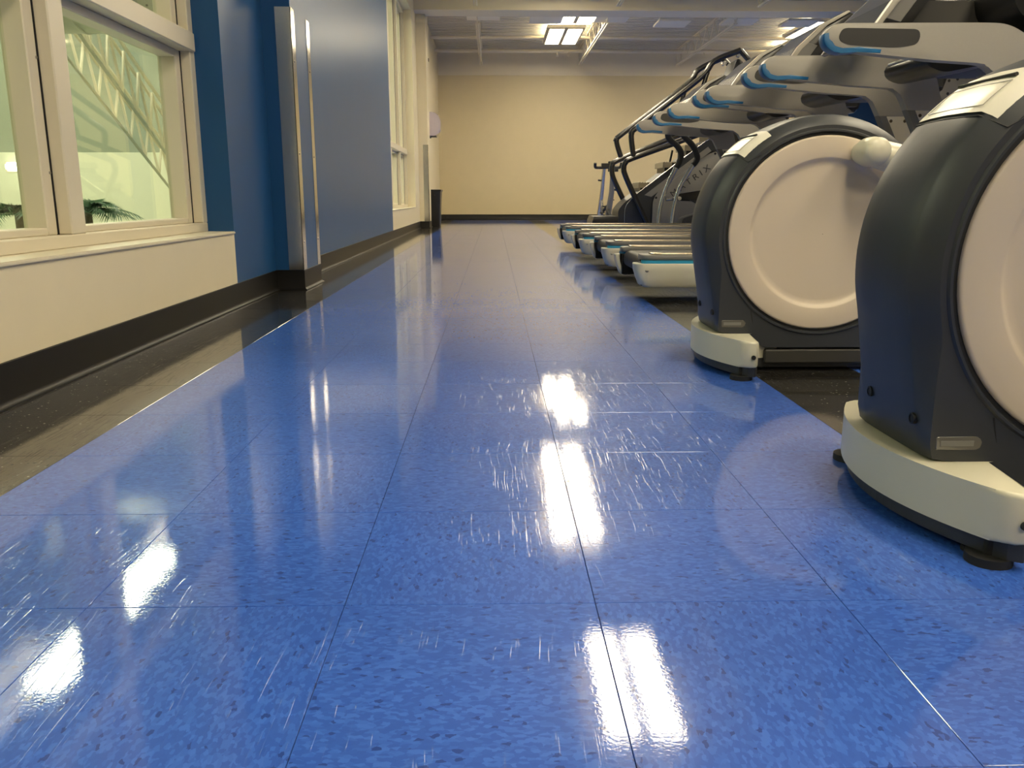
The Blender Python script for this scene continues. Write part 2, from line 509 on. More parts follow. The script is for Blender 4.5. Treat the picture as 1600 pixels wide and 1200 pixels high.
# ---------------- baseboards
def coved(name, pts, par=None):
    """cove base following the wall line; pts in plan, room on the right-hand side of travel"""
    bm = NB()
    prof = [(0.0, 0.105), (0.0035, 0.103), (0.0035, 0.016), (0.007, 0.008), (0.016, 0.0025), (0.016, 0.0)]
    n = len(pts)
    rings = []
    for i in range(n):
        p = Vector(pts[i])
        d0 = (p - Vector(pts[i - 1])).normalized() if i else None
        d1 = (Vector(pts[i + 1]) - p).normalized() if i < n - 1 else None
        d0 = d0 or d1; d1 = d1 or d0
        n0 = Vector((d0.y, -d0.x)); n1 = Vector((d1.y, -d1.x))
        nn = (n0 + n1); nn = nn / max(0.3, nn.length ** 2) * 2
        rings.append([bm.verts.new((p.x + nn.x * o_, p.y + nn.y * o_, z)) for o_, z in prof])
    for i in range(n - 1):
        for k in range(len(prof) - 1):
            bm.faces.new([rings[i][k], rings[i][k + 1], rings[i + 1][k + 1], rings[i + 1][k]])
    return struct(obj(name, bm, 'base', par, 40))
xx, pp = XL + 0.001, -1.004
coved('baseboard_left', [(xx, YB), (xx, 4.449), (pp, 4.449), (pp, 4.881), (xx, 4.881), (xx, 13.299), (pp, 13.299), (pp, 13.751), (xx, 13.751), (xx, YF - .001), ])
coved('baseboard_far', [(XL, YF - 0.001), (XR, YF - 0.001)])

# ---------------- far, right, near walls
bm = NB(); box(bm, XL - 0.3, XR + 0.2, YF, YF + 0.2, 0, 2.955)
wf = struct(obj('wall_far', bm, 'beige'))
bm = NB(); box(bm, XL - 0.3, XR + 0.2, YF - 0.012, YF + 0.2, 2.955, ZC + 0.1)
obj('header', bm, 'white_paint', wf)
bm = NB(); box(bm, XR, XR + 0.2, YB, YF, 0, ZC + 0.1)
struct(obj('wall_right', bm, 'beige'))
bm = NB(); box(bm, 6.72, XR + 0.1, YF - 0.01, YF + 0.1, 0, 2.955)
obj('navy_section', bm, 'navy', wf)
coved('baseboard_right', [(XR - 0.001, YF - 0.02), (XR - 0.001, YB)])
bm = NB(); box(bm, XL - 0.3, XR + 0.2, YB - 0.2, YB, 0, ZC + 0.1)
struct(obj('wall_near', bm, 'beige'))

# ---------------- ceiling: corrugated roof deck, joists, beam, pipes
bm = NB()
prof = []
y = YB
while y < YF:
    prof += [(y, ZC), (y + 0.09, ZC), (y + 0.105, ZC + 0.04), (y + 0.135, ZC + 0.04)]
    y += 0.15
va = [bm.verts.new((XL - 0.3, a, z)) for a, z in prof]; vb = [bm.verts.new((XR + 0.2, a, z)) for a, z in prof]
for i in range(len(prof) - 1): bm.faces.new([va[i], vb[i], vb[i + 1], va[i + 1]])
ceiling = struct(obj('ceiling', bm, 'deck'))
bm = NB(); box(bm, XL - 0.3, XR + 0.2, YB - 0.2, YF + 0.2, ZC + 0.06, ZC + 0.2)
obj('roof_slab', bm, 'white_paint', ceiling)
# beam across, with flanges
bm = NB()
box(bm, -1.3, XR, 13.02, 13.42, 3.14, 3.285); box(bm, -1.3, XR, 12.99, 13.45, 3.128, 3.14); box(bm, -1.3, XR, 12.90, 13.45, 3.285, 3.305)
obj('beam', bm, 'steel_paint', ceiling)
bm = NB(); box(bm, -1.3, XR, 7.6, 7.9, 3.30, 3.44)
obj('beam', bm, 'steel_paint', ceiling)

def joist(x, y0, y1):
    bm = NB()
    zt, zb = ZC - 0.012, 3.11
    for dx in (-0.03, 0.012):
        box(bm, x + dx, x + dx + 0.018, y0, y1, zt - 0.02, zt)
        box(bm, x + dx, x + dx + 0.018, y0 + 0.35, y1 - 0.25, zb, zb + 0.022)
    yy = y0 + 0.35; k = 0
    step = 0.27
    while yy + step < y1 - 0.2:
        a, b_ = (zb + 0.01, zt - 0.01) if k % 2 == 0 else (zt - 0.01, zb + 0.01)
        tube(bm, [(x, yy, a), (x, yy + step, b_)], 0.008, 6)
        yy += step; k += 1
    tube(bm, [(x, y0, zt - 0.01), (x, y0 + 0.35, zb + 0.01)], 0.008, 6)
    tube(bm, [(x, y1, zt - 0.01), (x, y1 - 0.25, zb + 0.01)], 0.008, 6)
    obj('joist', bm, 'steel_paint', ceiling)
for xj in (-0.24, 1.78, 3.80, 5.82, 7.84):
    joist(xj, 13.5, YF - 0.05)
    joist(xj, 7.95, 12.9)
    joist(xj, YB + 0.1, 7.55)
for yy, zz, r_ in ((16.3, 3.33, 0.03), (17.55, 3.30, 0.035)):
    bm = NB(); tube(bm, [(XL, yy, zz), (XR, yy, zz)], r_, 12)
    obj('pipe', bm, 'steel_paint', ceiling, 40)
for xsp in (1.28, 1.5, 4.2):
    bm = NB(); tube(bm, [(xsp, 17.55, 3.30), (xsp, 17.5, 3.21)], 0.014, 8); lathe(bm, [(0.02, 0), (0.03, -0.008)], xsp, 17.5, 3.205, 'z', 12)
    obj('sprinkler', bm, 'steel_paint', ceiling, 40)

# square panels hanging behind the beam
first = None
for (xc, y0, y1), wh in zip(((-0.145, 13.54, 14.06), (0.84, 13.75, 14.3), (1.865, 13.68, 14.2), (2.89, 14.04, 14.55), (3.93, 13.83, 14.38), (4.93, 13.95, 14.5)), ('first from the left, nearest the cream pillar', 'second from the left', 'third from the left, beside the lamp', 'fourth from the left', 'fifth from the left', 'rightmost, beside the right-hand lamps')):
    bm = NB(); box(bm, xc - 0.26, xc + 0.26, y0, y1, 3.19, 3.225)
    bmesh.ops.bevel(bm, geom=bm.edges[:], offset=0.006, segments=1, affect='EDGES')
    for a in (-0.2, 0.2): tube(bm, [(xc + a, (y0 + y1) / 2, 3.22), (xc + a, (y0 + y1) / 2, ZC)], 0.004, 5)
    o = obj('hanging_panel', bm, 'panel_white')
    tag(o, 'white square ceiling panel behind the cross beam, ' + wh, 'ceiling panel', 'white square panels behind the beam')

# ================================================================== LIGHT FIXTURES
def fixture(x, y, label, L=1.45):
    t = thing('ceiling_light', label, 'ceiling light', (x, y, 3.30), 'twin-lens ceiling lights')
    bm = NB()
    box(bm, -0.33, 0.33, -L / 2 - 0.03, L / 2 + 0.03, 0.012, 0.06)
    for sx in (-0.158, 0.158):
        for q in (-1, 1): box(bm, sx + q * 0.130 - 0.004, sx + q * 0.130 + 0.004, -L / 2, L / 2, -0.012, 0.012)
        for q in (-1, 1): box(bm, sx - 0.13, sx + 0.13, q * L / 2 - 0.004, q * L / 2 + 0.004, -0.012, 0.012)
    for q in (-0.45, 0.45): tube(bm, [(0, q, 0.05), (0, q, 0.148)], 0.008, 6)
    obj('housing', bm, 'white_paint', t)
    for sx in (-0.16, 0.16):
        bm = NB(); box(bm, sx - 0.10, sx + 0.10, -L / 2 + 0.1, L / 2 - 0.1, 0.058, 0.066)
        obj('uplight_slot', bm, 'uplight', t)
    for sx in (-0.158, 0.158):
        bm = NB(); box(bm, sx - 0.120, sx + 0.120, -L / 2 + 0.006, L / 2 - 0.006, -0.004, 0.008)
        obj('lens', bm, 'lens', t)
    return t
f0 = fixture(1.08, 5.93, 'ceiling light mirrored as two bright bars in the nearest floor tiles')
for x, y, lab in ((0.95, 9.55, 'ceiling light mirrored in the middle of the floor, nearer of the two there'),
                  (1.0, 11.35, 'ceiling light in front of the white cross beam, mirrored farther down the floor'),
                  (1.36, 14.15, 'glowing ceiling light half hidden behind the white cross beam, centre of ceiling'),
                  (1.27, 16.0, 'brightest ceiling light seen whole, centre of the ceiling near the far wall'),
                  (5.6, 15.3, 'glowing ceiling light above the treadmill handrails at the right, nearer one'),
                  (5.9, 17.0, 'glowing ceiling light above the treadmill handrails at the right, farther one'),
                  (0.97, 0.9, 'ceiling light overhead outside the picture above the near elliptical'),
                  (1.1, -2.2, 'added ceiling light behind the viewer, over the corridor'),  # unseen, added to light machine sides that face the camera
                  (3.0, -2.6, 'added ceiling light behind the viewer, at the right'),  # added fill from the camera side, out of view
                  (2.9, 3.3, 'added ceiling light outside the picture between the ellipticals and the nearest treadmill'),  # added out of view to brighten the pale treadmill uprights
                  (2.9, 0.2, 'added ceiling light outside the picture above the ellipticals front ends'),  # added with the previous one, as extra light from the front
                  (4.4, 6.0, 'ceiling light above the front ends of the nearer treadmills'),
                  (4.4, 10.5, 'ceiling light above the stair climber, in front of the cross beam')):
    dup(f0, (x, y, 3.30), lab)

# ================================================================== POOL HALL BEYOND THE GLASS
HX0, HX1, HY0, HY1, HZ0, HZ1 = -13.5, -1.5, -6.0, 15.5, -3.0, 5.6
bm = NB()
box(bm, HX0 - 0.2, HX1, HY1, HY1 + 0.2, HZ0, 1.25); box(bm, HX0 - 0.2, HX0, HY0, HY1, HZ0, 1.25)
box(bm, HX0 - 0.2, HX1, HY0 - 0.2, HY0, HZ0, HZ1)
hall = struct(obj('wall_pool_hall', bm, 'hall'))
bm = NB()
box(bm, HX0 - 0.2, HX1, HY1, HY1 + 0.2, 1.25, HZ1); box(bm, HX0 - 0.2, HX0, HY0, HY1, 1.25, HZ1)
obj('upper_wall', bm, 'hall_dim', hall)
bm = NB(); box(bm, HX1 - 0.02, HX1 + 0.04, HY0, HY1, HZ0, 0.3); box(bm, HX1 - 0.02, HX1 + 0.04, HY0, HY1, 3.1, HZ1)
obj('inner_wall', bm, 'hall', hall)
bm = NB(); box(bm, HX0, HX1, HY0, HY1, HZ0 - 0.1, HZ0); struct(obj('floor_pool_hall', bm, 'hall'))
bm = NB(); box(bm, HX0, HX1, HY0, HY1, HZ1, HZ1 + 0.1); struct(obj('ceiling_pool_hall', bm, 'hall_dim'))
# sloping roof trusses
def truss(label, a, b_, ht):
    a, b_ = Vector(a), Vector(b_)
    d = b_ - a
    a2, b2 = a - d * 0.6, b_ + d * 0.35
    up = Vector((0, -0.06, 1)).normalized() * ht
    t = thing('roof_truss', label, 'truss', a2)
    bm = NB(); tube(bm, [(0, 0, 0), b2 - a2], 0.02, 6); obj('bottom_chord', bm, 'duct', t)
    bm = NB()
    for s in (-0.05, 0.05): tube(bm, [up + Vector((s, 0, 0)), up + b2 - a2 + Vector((s, 0, 0))], 0.022, 6)
    obj('top_chord', bm, 'white_paint', t)
    n = 14
    D_ = b2 - a2
    for i in range(n):
        p, q = D_ * (i / n), D_ * ((i + 1) / n)
        bm = NB()
        tube(bm, [p, up + D_ * ((i + 0.5) / n)], 0.019, 5); tube(bm, [up + D_ * ((i + 0.5) / n), q], 0.019, 5)
        obj('web_bar', bm, 'white_paint', t)
truss('white latticed truss sloping down behind the window glass, upper right one', (-4.69, 10.14, 2.3), (-4.5, 12.47, 0.8), 0.62)
truss('fainter white latticed truss behind the window glass, lower left one', (-5.16, 10.82, 2.13), (-4.93, 13.43, 0.46), 0.55)
# big perforated duct
t = thing('air_duct', 'large round grey air duct across the top of the window view', 'duct', (-7.0, 8.6, 2.43))
bm = NB(); tube(bm, [(-6.3, 0, 0), (5.3, 0, 0)], 0.42, 40); obj('duct_tube', bm, 'duct', t, 40)
bm = NB()
for i in range(60):
    for a in (2.2, 2.6):
        c = Vector((-1.0 + i * 0.11, -0.42 * math.sin(a) - 0.001, 0.42 * math.cos(a) + 0.12))
        lathe(bm, [(0.012, 0), (0.012, -0.004)], c.x, -math.sqrt(0.42 ** 2 - c.z ** 2), c.z, 'y', 6)
o = obj('air_holes', bm, 'gasket', t); o['kind'] = 'stuff'
for k in range(7):
    bm = NB(); lathe(bm, [(0.424, -0.02), (0.43, 0), (0.424, 0.02)], -5.4 + k * 1.7, 0, 0, 'x', 40, False); obj('seam_ring', bm, 'duct', t, 30)
# hall lamps
def hall_lamp(x, y, z, label, L=1.2, rz=0.0, W=0.14):
    t = thing('hall_lamp', label, 'lamp', (x, y, z), 'pool hall lamps')
    t.rotation_euler = (0, 0, rz)
    bm = NB(); box(bm, -L / 2, L / 2, -W - 0.02, W + 0.02, 0.0, 0.08); obj('housing', bm, 'white_paint', t)
    bm = NB(); box(bm, -L / 2 + 0.02, L / 2 - 0.02, -W, W, -0.03, 0.0); obj('lens', bm, 'hall_lens', t)
    for q in (-0.4, 0.4):
        bm = NB(); tube(bm, [(q, 0, 0.08), (q, 0, HZ1 - z)], 0.008, 5)
        obj('hanger', bm, 'alu', t)
    return t
for x, y, wh in ((-5.5, 2.0, 'near the viewer, far above the window'), (-9.5, 6.0, 'over the far left side'), (-4.2, 13.6, 'by the far wall on the right'), (-9.0, 13.0, 'by the far wall on the left')):
    hall_lamp(x, y, 4.4, 'pool hall lamp hanging ' + wh, 2.2)
t = thing('wall_lamp', 'small glowing lamp low in the left window pane', 'lamp', (-8.35, 15.5, 1.0))
bm = NB(); box(bm, -0.30, 0.30, -0.10, 0.0, -0.07, 0.07); bmesh.ops.bevel(bm, geom=bm.edges[:], offset=0.03, segments=2, affect='EDGES'); obj('lens', bm, 'small_lens', t, 40)
bm = NB(); box(bm, -0.33, 0.33, -0.02, 0.0, -0.09, 0.09); obj('mount', bm, 'white_paint', t)

hall_lamp(-4.62, 9.25, 4.4, 'long pool hall lamp mirrored as the left bright patches in the floor', 3.2, PI / 2, 0.17)

def palm(x, y, ztop, label):
    t = thing('potted_palm', label, 'plant', (x, y, HZ0))
    H = ztop - HZ0 - 0.14
    bm = NB(); lathe(bm, [(0.01, 0), (0.22, 0), (0.30, 0.45), (0.32, 0.45), (0.32, 0.5), (0.28, 0.5), (0.27, 0.44), (0.01, 0.43)], 0, 0, 0, 'z', 24, False); obj('pot', bm, 'pot', t, 40)
    bm = NB(); tube(bm, [(0, 0, 0.4), (0.03, 0, H * 0.5), (0, 0.02, H)], [0.07, 0.05, 0.05], 10); obj('trunk', bm, 'trunk', t, 60)
    for i in range(34):
        a = i * 2.4 + random.uniform(-.2, .2); el = random.uniform(0.3, 1.45); L_ = random.uniform(0.45, 0.62)
        bm = NB()
        pts = []
        for k in range(8):
            s = k / 7
            rr = L_ * s * math.cos(el) + 0.02
            pts.append(Vector((math.cos(a) * rr, math.sin(a) * rr, H + L_ * s * math.sin(el) * 0.55 - 0.34 * s * s * L_)))
        tube(bm, pts, [0.008 - 0.0008 * k for k in range(8)], 4)
        side = Vector((-math.sin(a), math.cos(a), 0))
        for k in range(1, 8):
            for q in (-1, 1):
                for e_ in (0, 0.5):
                    p = pts[k].lerp(pts[k - 1], e_)
                    d = (pts[k] - pts[k - 1]).normalized()
                    tip = p + side * q * 0.19 * (1 - 0.07 * k) + d * 0.12 - Vector((0, 0, 0.05))
                    wv = d * 0.012
                    v = [bm.verts.new(p - wv), bm.verts.new(p + wv), bm.verts.new(tip)]
                    bm.faces.new(v)
        obj('frond', bm, 'leaf', t, recalc=False)
palm(-5.92, 10.7, 0.40, 'green palm crown behind the glass of the left window pane')
palm(-4.32, 9.1, 0.46, 'green palm crown behind the glass just right of the window mullion')

# ================================================================== WALL FITTINGS
def guard(name, label, y, sgn, zt):
    """L-shaped steel corner guard on a pillar corner (x=-1.005)"""
    bm = NB()
    x = -1.005; t_ = 0.003; wd = 0.075
    y_ = y + sgn * t_
    # face across the corridor side
    ya, yb = (y - t_, y + wd) if sgn < 0 else (y - wd, y + t_)
    box(bm, x, x + t_, ya, yb, 0.106, zt)
    if sgn < 0: box(bm, x - wd, x + t_, y - t_, y, 0.106, zt)
    else: box(bm, x - wd, x + t_, y, y + t_, 0.106, zt)
    o = obj(name, bm, 'chrome')
    tag(o, label, 'corner guard')
    sc = NB()
    for z in (0.25, 0.7, 1.15): lathe(sc, [(0.006, 0), (0.004, 0.002)], x + t_, (ya + yb) / 2, z, 'x', 10)
    obj('screws', sc, 'alu', o, 30)
guard('corner_guard', 'steel corner guard on the near edge of the blue pillar', 4.45, -1, 1.40)
guard('corner_guard', 'steel corner guard on the far edge of the blue pillar', 4.88, 1, 1.41)
guard('corner_guard', 'steel corner guard on the cream pillar beside the black bin', 13.3, -1, 1.26)

# trash bin (slim, tapered)
t = thing('trash_bin', 'slim black trash bin standing behind the cream pillar', 'trash bin', (-1.005, 14.35, 0))
bm = NB()
def ring(hx, hy, z): return [bm.verts.new((p[0], p[1], z)) for p in rounded([(-hx, -hy), (hx, -hy), (hx, hy), (-hx, hy)], 0.03, 4)]
R_ = [ring(0.105, 0.20, 0.002), ring(0.13, 0.25, 0.56), ring(0.142, 0.262, 0.565), ring(0.142, 0.262, 0.595), ring(0.128, 0.248, 0.595), ring(0.095, 0.19, 0.03)]
for a, b_ in zip(R_[:-1], R_[1:]):
    for k in range(len(a)): bm.faces.new([a[k], a[(k + 1) % len(a)], b_[(k + 1) % len(a)], b_[k]])
bm.faces.new(R_[0]); bm.faces.new(R_[-1])
obj('bin_body', bm, 'black', t, 40)
bm = NB()
for q in (-1, 1): box(bm, -0.04, 0.04, q * 0.262 - 0.012, q * 0.262 + 0.012, 0.50, 0.515)
obj('handle', bm, 'black', t)
# dispenser
t = thing('towel_dispenser', 'pale translucent towel dispenser on the wall above the black bin', 'dispenser', (-1.15, 14.3, 1.45))
bm = NB()
out = rounded([(0.0, 0.0), (0.21, 0.0), (0.29, 0.06), (0.30, 0.26), (0.22, 0.37), (0.0, 0.38)], [0, 0.03, 0.05, 0.1, 0.1, 0], 5)
prism(bm, out, -0.15, 0.15, 'y', 0.02, 3)
obj('cover', bm, 'disp', t, 50)
bm = NB(); box(bm, 0.03, 0.22, -0.11, 0.11, -0.012, 0.002); box(bm, 0.10, 0.13, -0.02, 0.02, -0.03, -0.01)
obj('paper_slot', bm, 'black', t)
# fire strobe
t = thing('fire_strobe', 'small red fire alarm strobe high on the wall past the cream pillar', 'alarm', (-1.15, 14.1, 2.60))
bm = NB(); box(bm, 0, 0.05, -0.06, 0.06, -0.06, 0.06); bmesh.ops.bevel(bm, geom=bm.edges[:], offset=0.008, segments=2, affect='EDGES'); box(bm, 0.0, 0.11, -0.03, 0.03, -0.05, 0.05); obj('body', bm, 'red', t)
bm = NB(); box(bm, 0.11, 0.13, -0.025, 0.025, -0.02, 0.03); obj('strobe_lens', bm, 'reflector', t)

# ================================================================== ELLIPTICALS
CX, CZ = 0.905, 0.383      # disc centre (x from the corridor middle, z)
def make_elliptical(yc, label):
    t = thing('elliptical_machine', label, 'elliptical machine', (CX, yc, 0), 'ellipticals along the corridor')
    # outline of the drum, polar around the disc centre
    R0 = 0.318
    poly = []
    for k in range(0, 49):
        a = math.radians(-12 + k * (206 / 48)); poly.append((R0 * math.cos(a), R0 * math.sin(a)))
    poly += [(-0.276, -0.268), (-0.272, -0.276), (-0.19, -0.279), (-0.15, -0.318), (0.27, -0.318), (0.335, -0.25)]
    NTH = 120
    def ray_hit(th):
        d = (math.cos(th), math.sin(th)); best = None
        n = len(poly)
        for i in range(n):
            ax, az = poly[i]; bx, bz = poly[(i + 1) % n]
            ex, ez = bx - ax, bz - az
            den = d[0] * ez - d[1] * ex
            if abs(den) < 1e-9: continue
            s = (ax * ez - az * ex) / den; u = (ax * d[1] - az * d[0]) / den
            if s > 0 and -1e-6 <= u <= 1 + 1e-6: best = s if best is None else min(best, s)
        return best
    rad = [ray_hit(2 * PI * k / NTH) for k in range(NTH)]
    bm = NB()
    def loop(inset, y, fixed=None):
        r_ = []
        for k in range(NTH):
            th = 2 * PI * k / NTH
            zz_ = rad[k] * math.sin(th)
            fk = min(1.0, max(0.12, (zz_ + 0.27) / 0.16))
            rr = fixed if fixed else rad[k] - inset * fk
            r_.append(bm.verts.new((rr * math.cos(th), y, CZ + rr * math.sin(th))))
        return r_
    Hh = 0.122
    def side(s):
        return [loop(0.0, s * 0.085), loop(0.003, s * 0.093), loop(0.026, s * (Hh - 0.003)), loop(0.030, s * Hh), loop(0, s * Hh, 0.279), loop(0, s * (Hh + 0.004), 0.276), loop(0, s * (Hh + 0.004), 0.272), loop(0, s * (Hh - 0.004), 0.269), loop(0, s * 0.09, 0.268)]
    mid = loop(-0.004, 0.0); mA = loop(-0.0025, -0.05); mB = loop(-0.0025, 0.05)
    A = [mid, mA] + side(-1); B = [mid, mB] + side(1)
    for S in (A, B):
        for a, b_ in zip(S[:-1], S[1:]):
            for k in range(NTH):
                bm.faces.new([a[k], a[(k + 1) % NTH], b_[(k + 1) % NTH], b_[k]])
        bm.faces.new(S[-1])
    hs = obj('drum_housing', bm, 'house', t, 28)
    # seams of the shell
    def rim_pt(th, lift=0.0012):
        k = (th % (2 * PI)) / (2 * PI) * NTH
        i = int(k); f = k - i
        return rad[i % NTH] * (1 - f) + rad[(i + 1) % NTH] * f + lift
    def seam(ths, near):
        b2 = NB()
        pts = []
        for th in ths:
            pts.append((rim_pt(th, 0.0) * math.cos(th), None, CZ + rim_pt(th, 0.0) * math.sin(th)))
        return b2, pts
    # the crosswise seams: over the rim and down the near and far faces to the disc gap
    for th_deg, th2 in ((139, 132), (236, 228)):
        th = math.radians(th_deg); t2 = math.radians(th2)
        for s in (-1, 1):
            r1 = rim_pt(th, 0.0) + 0.0005
            pts = [((r1 + 0.003) * math.cos(th), 0.0, CZ + (r1 + 0.003) * math.sin(th)), (r1 * math.cos(th), s * 0.086, CZ + r1 * math.sin(th)),
                   ((r1 - 0.027) * math.cos(th), s * 0.1205, CZ + (r1 - 0.027) * math.sin(th)), (0.281 * math.cos(t2), s * 0.1225, CZ + 0.281 * math.sin(t2))]
            b2 = NB(); tube(b2, pts, 0.0012, 6); obj('seam', b2, 'gasket', hs)
    # black gap rings and pale discs
    for s in (-1, 1):
        b2 = NB(); lathe(b2, [(0.2685, s * 0.095), (0.2685, s * 0.117), (0.258, s * 0.117), (0.258, s * 0.095)], 0, 0, CZ, 'y', 96, False)
        obj('gap_ring', b2, 'gasket', hs, 30)
        b2 = NB()
        prof = [(0.262, s * 0.110), (0.262, s * 0.120), (0.2595, s * 0.1228), (0.256, s * 0.1235), (0.206, s * 0.1235), (0.2025, s * 0.1225), (0.197, s * 0.1165), (0.190, s * 0.1135), (0.180, s * 0.1130), (0.09, s * 0.1145), (0.001, s * 0.115)]
        lathe(b2, prof, 0, 0, CZ, 'y', 96, False)
        b3 = obj('crank_disc', b2, 'disc', t, 50)
    # light cap over the top of the rim
    b2 = NB()
    th0, th1, nk = math.radians(138), math.radians(121), 10
    rows_ = []
    for k in range(nk + 1):
        th = th0 + (th1 - th0) * k / nk
        row = []
        for yy, lf in ((-0.112, -0.022), (-0.1, -0.0075), (-0.086, 0.0022), (-0.05, 0.005), (0, 0.0062), (0.05, 0.005), (0.086, 0.0022), (0.1, -0.0075), (0.112, -0.022)):
            r_ = rim_pt(th, lf); row.append(b2.verts.new((r_ * math.cos(th), yy, CZ + r_ * math.sin(th))))
        rows_.append(row)
    for a, b_ in zip(rows_[:-1], rows_[1:]):
        for k in range(8): b2.faces.new([a[k], a[k + 1], b_[k + 1], b_[k]])
    cap_ = obj('rim_cap', b2, 'cap', t, 50)
    for tha, y0, y1, wv in ((125, -0.07, 0.075, 0.0028), ):
        b2 = NB()
        th = math.radians(tha); pts = []
        for k in range(9):
            yy = y0 + (y1 - y0) * k / 8; r_ = rim_pt(th + 0.03 * (k / 8 - 0.5) * 2, 0.0062)
            pts.append((r_ * math.cos(th), yy, CZ + r_ * math.sin(th)))
        tube(b2, pts, wv, 6); obj('slot', b2, 'pad', cap_)
    b2 = NB()
    pts = []
    for th, yy in ((136, -0.078), (136, 0.07), (127.3, 0.07), (127.3, -0.078), (136, -0.078)):
        th = math.radians(th); r_ = rim_pt(th, 0.0056); pts.append((r_ * math.cos(th), yy, CZ + r_ * math.sin(th)))
    for a, b_ in zip(pts[:-1], pts[1:]):
        a, b_ = Vector(a), Vector(b_)
        n = 10; q = []
        for k in range(n + 1):
            p = a.lerp(b_, k / n); th = math.atan2(p.z - CZ, p.x); r_ = rim_pt(th, 0.0052 + 0.001 * (1 - abs(p.y) / 0.06)); q.append((r_ * math.cos(th), p.y, CZ + r_ * math.sin(th)))
        tube(b2, q, 0.0007, 4)
    obj('label_outline', b2, 'silver', cap_)
    # reflector low on the corner, screw holes
    b2 = NB()
    prism(b2, rounded([(-0.268, 0.126), (-0.205, 0.126), (-0.199, 0.138), (-0.207, 0.146), (-0.268, 0.146)], 0.004, 3), -0.1232, -0.116, 'y', 0.001, 1)
    obj('reflector', b2, 'reflector', t, 40)
    b2 = NB(); box(b2, -0.262, -0.213, -0.1238, -0.118, 0.132, 0.140); obj('reflector_core', b2, 'gray', t)
    for yy, zz in ((-0.085, 0.20), (0.055, 0.205)):
        b2 = NB(); dz = zz - CZ; th = math.atan2(dz, -math.sqrt(max(0.0, 0.3 ** 2 - dz * dz)))
        r_ = rim_pt(th, 0.0); lathe(b2, [(0.0085, 0.004), (0.0085, -0.004), (0.006, -0.0045), (0.006, 0.003)], r_ * math.cos(th) , yy, CZ + r_ * math.sin(th), 'x', 16, False)
        lathe(b2, [(0.0075, -0.003), (0.0074, -0.0032)], r_ * math.cos(th), yy, CZ + r_ * math.sin(th), 'x', 16)
        obj('screw_hole', b2, 'gasket', hs)
    # curved rear foot
    HL = 0.26
    def arc(u): return -CX + 0.594 + 0.078 * (u / HL) ** 2
    outer = [(arc(HL * k / 12), HL * k / 12) for k in range(-12, 13)]
    end = -CX + 0.705
    outline = outer + [(end, HL), (end - 0.01, 0.14), (-0.12, 0.115), (-0.12, -0.115), (end - 0.01, -0.14), (end, -HL)]
    n_o = len(outer)
    outline = outer[1:-1]
    outline = [(arc(-HL) + 0.010, -HL)] + [(arc(-HL * .965) + 0.0005, -HL * .965)] + outline + [(arc(HL * .965) + 0.0005, HL * .965), (arc(HL) + 0.010, HL), (end - 0.008, HL), (end, HL - 0.01), (end + 0.004, 0.12), (-0.10, 0.10), (-0.10, -0.10), (end + 0.004, -0.12), (end, -HL + 0.01), (end - 0.008, -HL)]
    b2 = NB(); prism(b2, outline, 0.036, 0.108, 'z', 0.007, 3)
    ft = obj('rear_foot', b2, 'white_pl', t, 35)
    def inset_outline(off):
        o_ = [(x_ + off if x_ < -0.2 and i < 30 else x_, yy * (1 - off * 0.6)) for i, (x_, yy) in enumerate(outline)]
        return o_
    b2 = NB(); prism(b2, inset_outline(0.012), 0.012, 0.037, 'z', 0.0)
    obj('foot_underside', b2, 'house_dk', t)
    for s in (-1, 1):
        b2 = NB(); lathe(b2, [(0.006, 0), (0.006, -0.004)], end - 0.016, s * (HL + 0.0015), 0.066, 'y', 14) if s < 0 else lathe(b2, [(0.006, 0), (0.006, 0.002)], end - 0.016, HL + 0.0, 0.066, 'y', 14)
        obj('foot_screw', b2, 'gasket', ft)
        b2 = NB(); tube(b2, [(end - 0.035, s * (HL - 0.035), 0.0), (end - 0.035, s * (HL - 0.035), 0.012)], 0.030, 18)
        tube(b2, [(end - 0.035, s * (HL - 0.035), 0.012), (end - 0.035, s * (HL - 0.035), 0.04)], 0.008, 10)
        obj('levelling_foot', b2, 'rubber', t, 40)
        b2 = NB(); tube(b2, [(arc(HL * .7) + 0.035, s * HL * .72, 0.0), (arc(HL * .7) + 0.035, s * HL * .72, 0.008)], 0.013, 14)
        tube(b2, [(arc(HL * .7) + 0.035, s * HL * .72, 0.008), (arc(HL * .7) + 0.035, s * HL * .72, 0.03)], 0.005, 10)
        obj('levelling_screw', b2, 'rubber', t, 40)
    b2 = NB(); prism(b2, rounded([(-0.20, -0.10), (0.25, -0.10), (0.25, 0.10), (-0.20, 0.10)], 0.01, 2), 0.008, 0.10, 'z')
    obj('drum_base', b2, 'house_dk', t)
    # base rail under and ahead of the drum
    b2 = NB()
    for s in (-1, 1): box(b2, -0.14, 1.45, s * 0.10 - 0.022, s * 0.10 + 0.022, 0.022, 0.062)
    box(b2, 1.30, 1.38, -0.30, 0.30, 0.022, 0.062)
    bmesh.ops.bevel(b2, geom=b2.edges[:], offset=0.004, segments=1, affect='EDGES')
    obj('base_rail', b2, 'pad', t)
    for s in (-1, 1):
        b2 = NB(); tube(b2, [(1.34, s * 0.27, 0), (1.34, s * 0.27, 0.024)], 0.024, 14); obj('levelling_foot', b2, 'rubber', t, 40)
    # front tower, swing arms, pedals, couplers
    b2 = NB(); prism(b2, rounded([(1.12, 0.06), (1.45, 0.06), (1.40, 0.55), (1.24, 1.25), (1.12, 1.25), (1.18, 0.55)], 0.04, 4), -0.09, 0.09, 'y', 0.02, 3)
    obj('front_tower', b2, 'house', t, 40)
    b2 = NB(); prism(b2, rounded([(1.02, 1.25), (1.10, 1.20), (1.30, 1.28), (1.22, 1.56), (1.13, 1.56)], 0.03, 4), -0.18, 0.18, 'y', 0.015, 3)
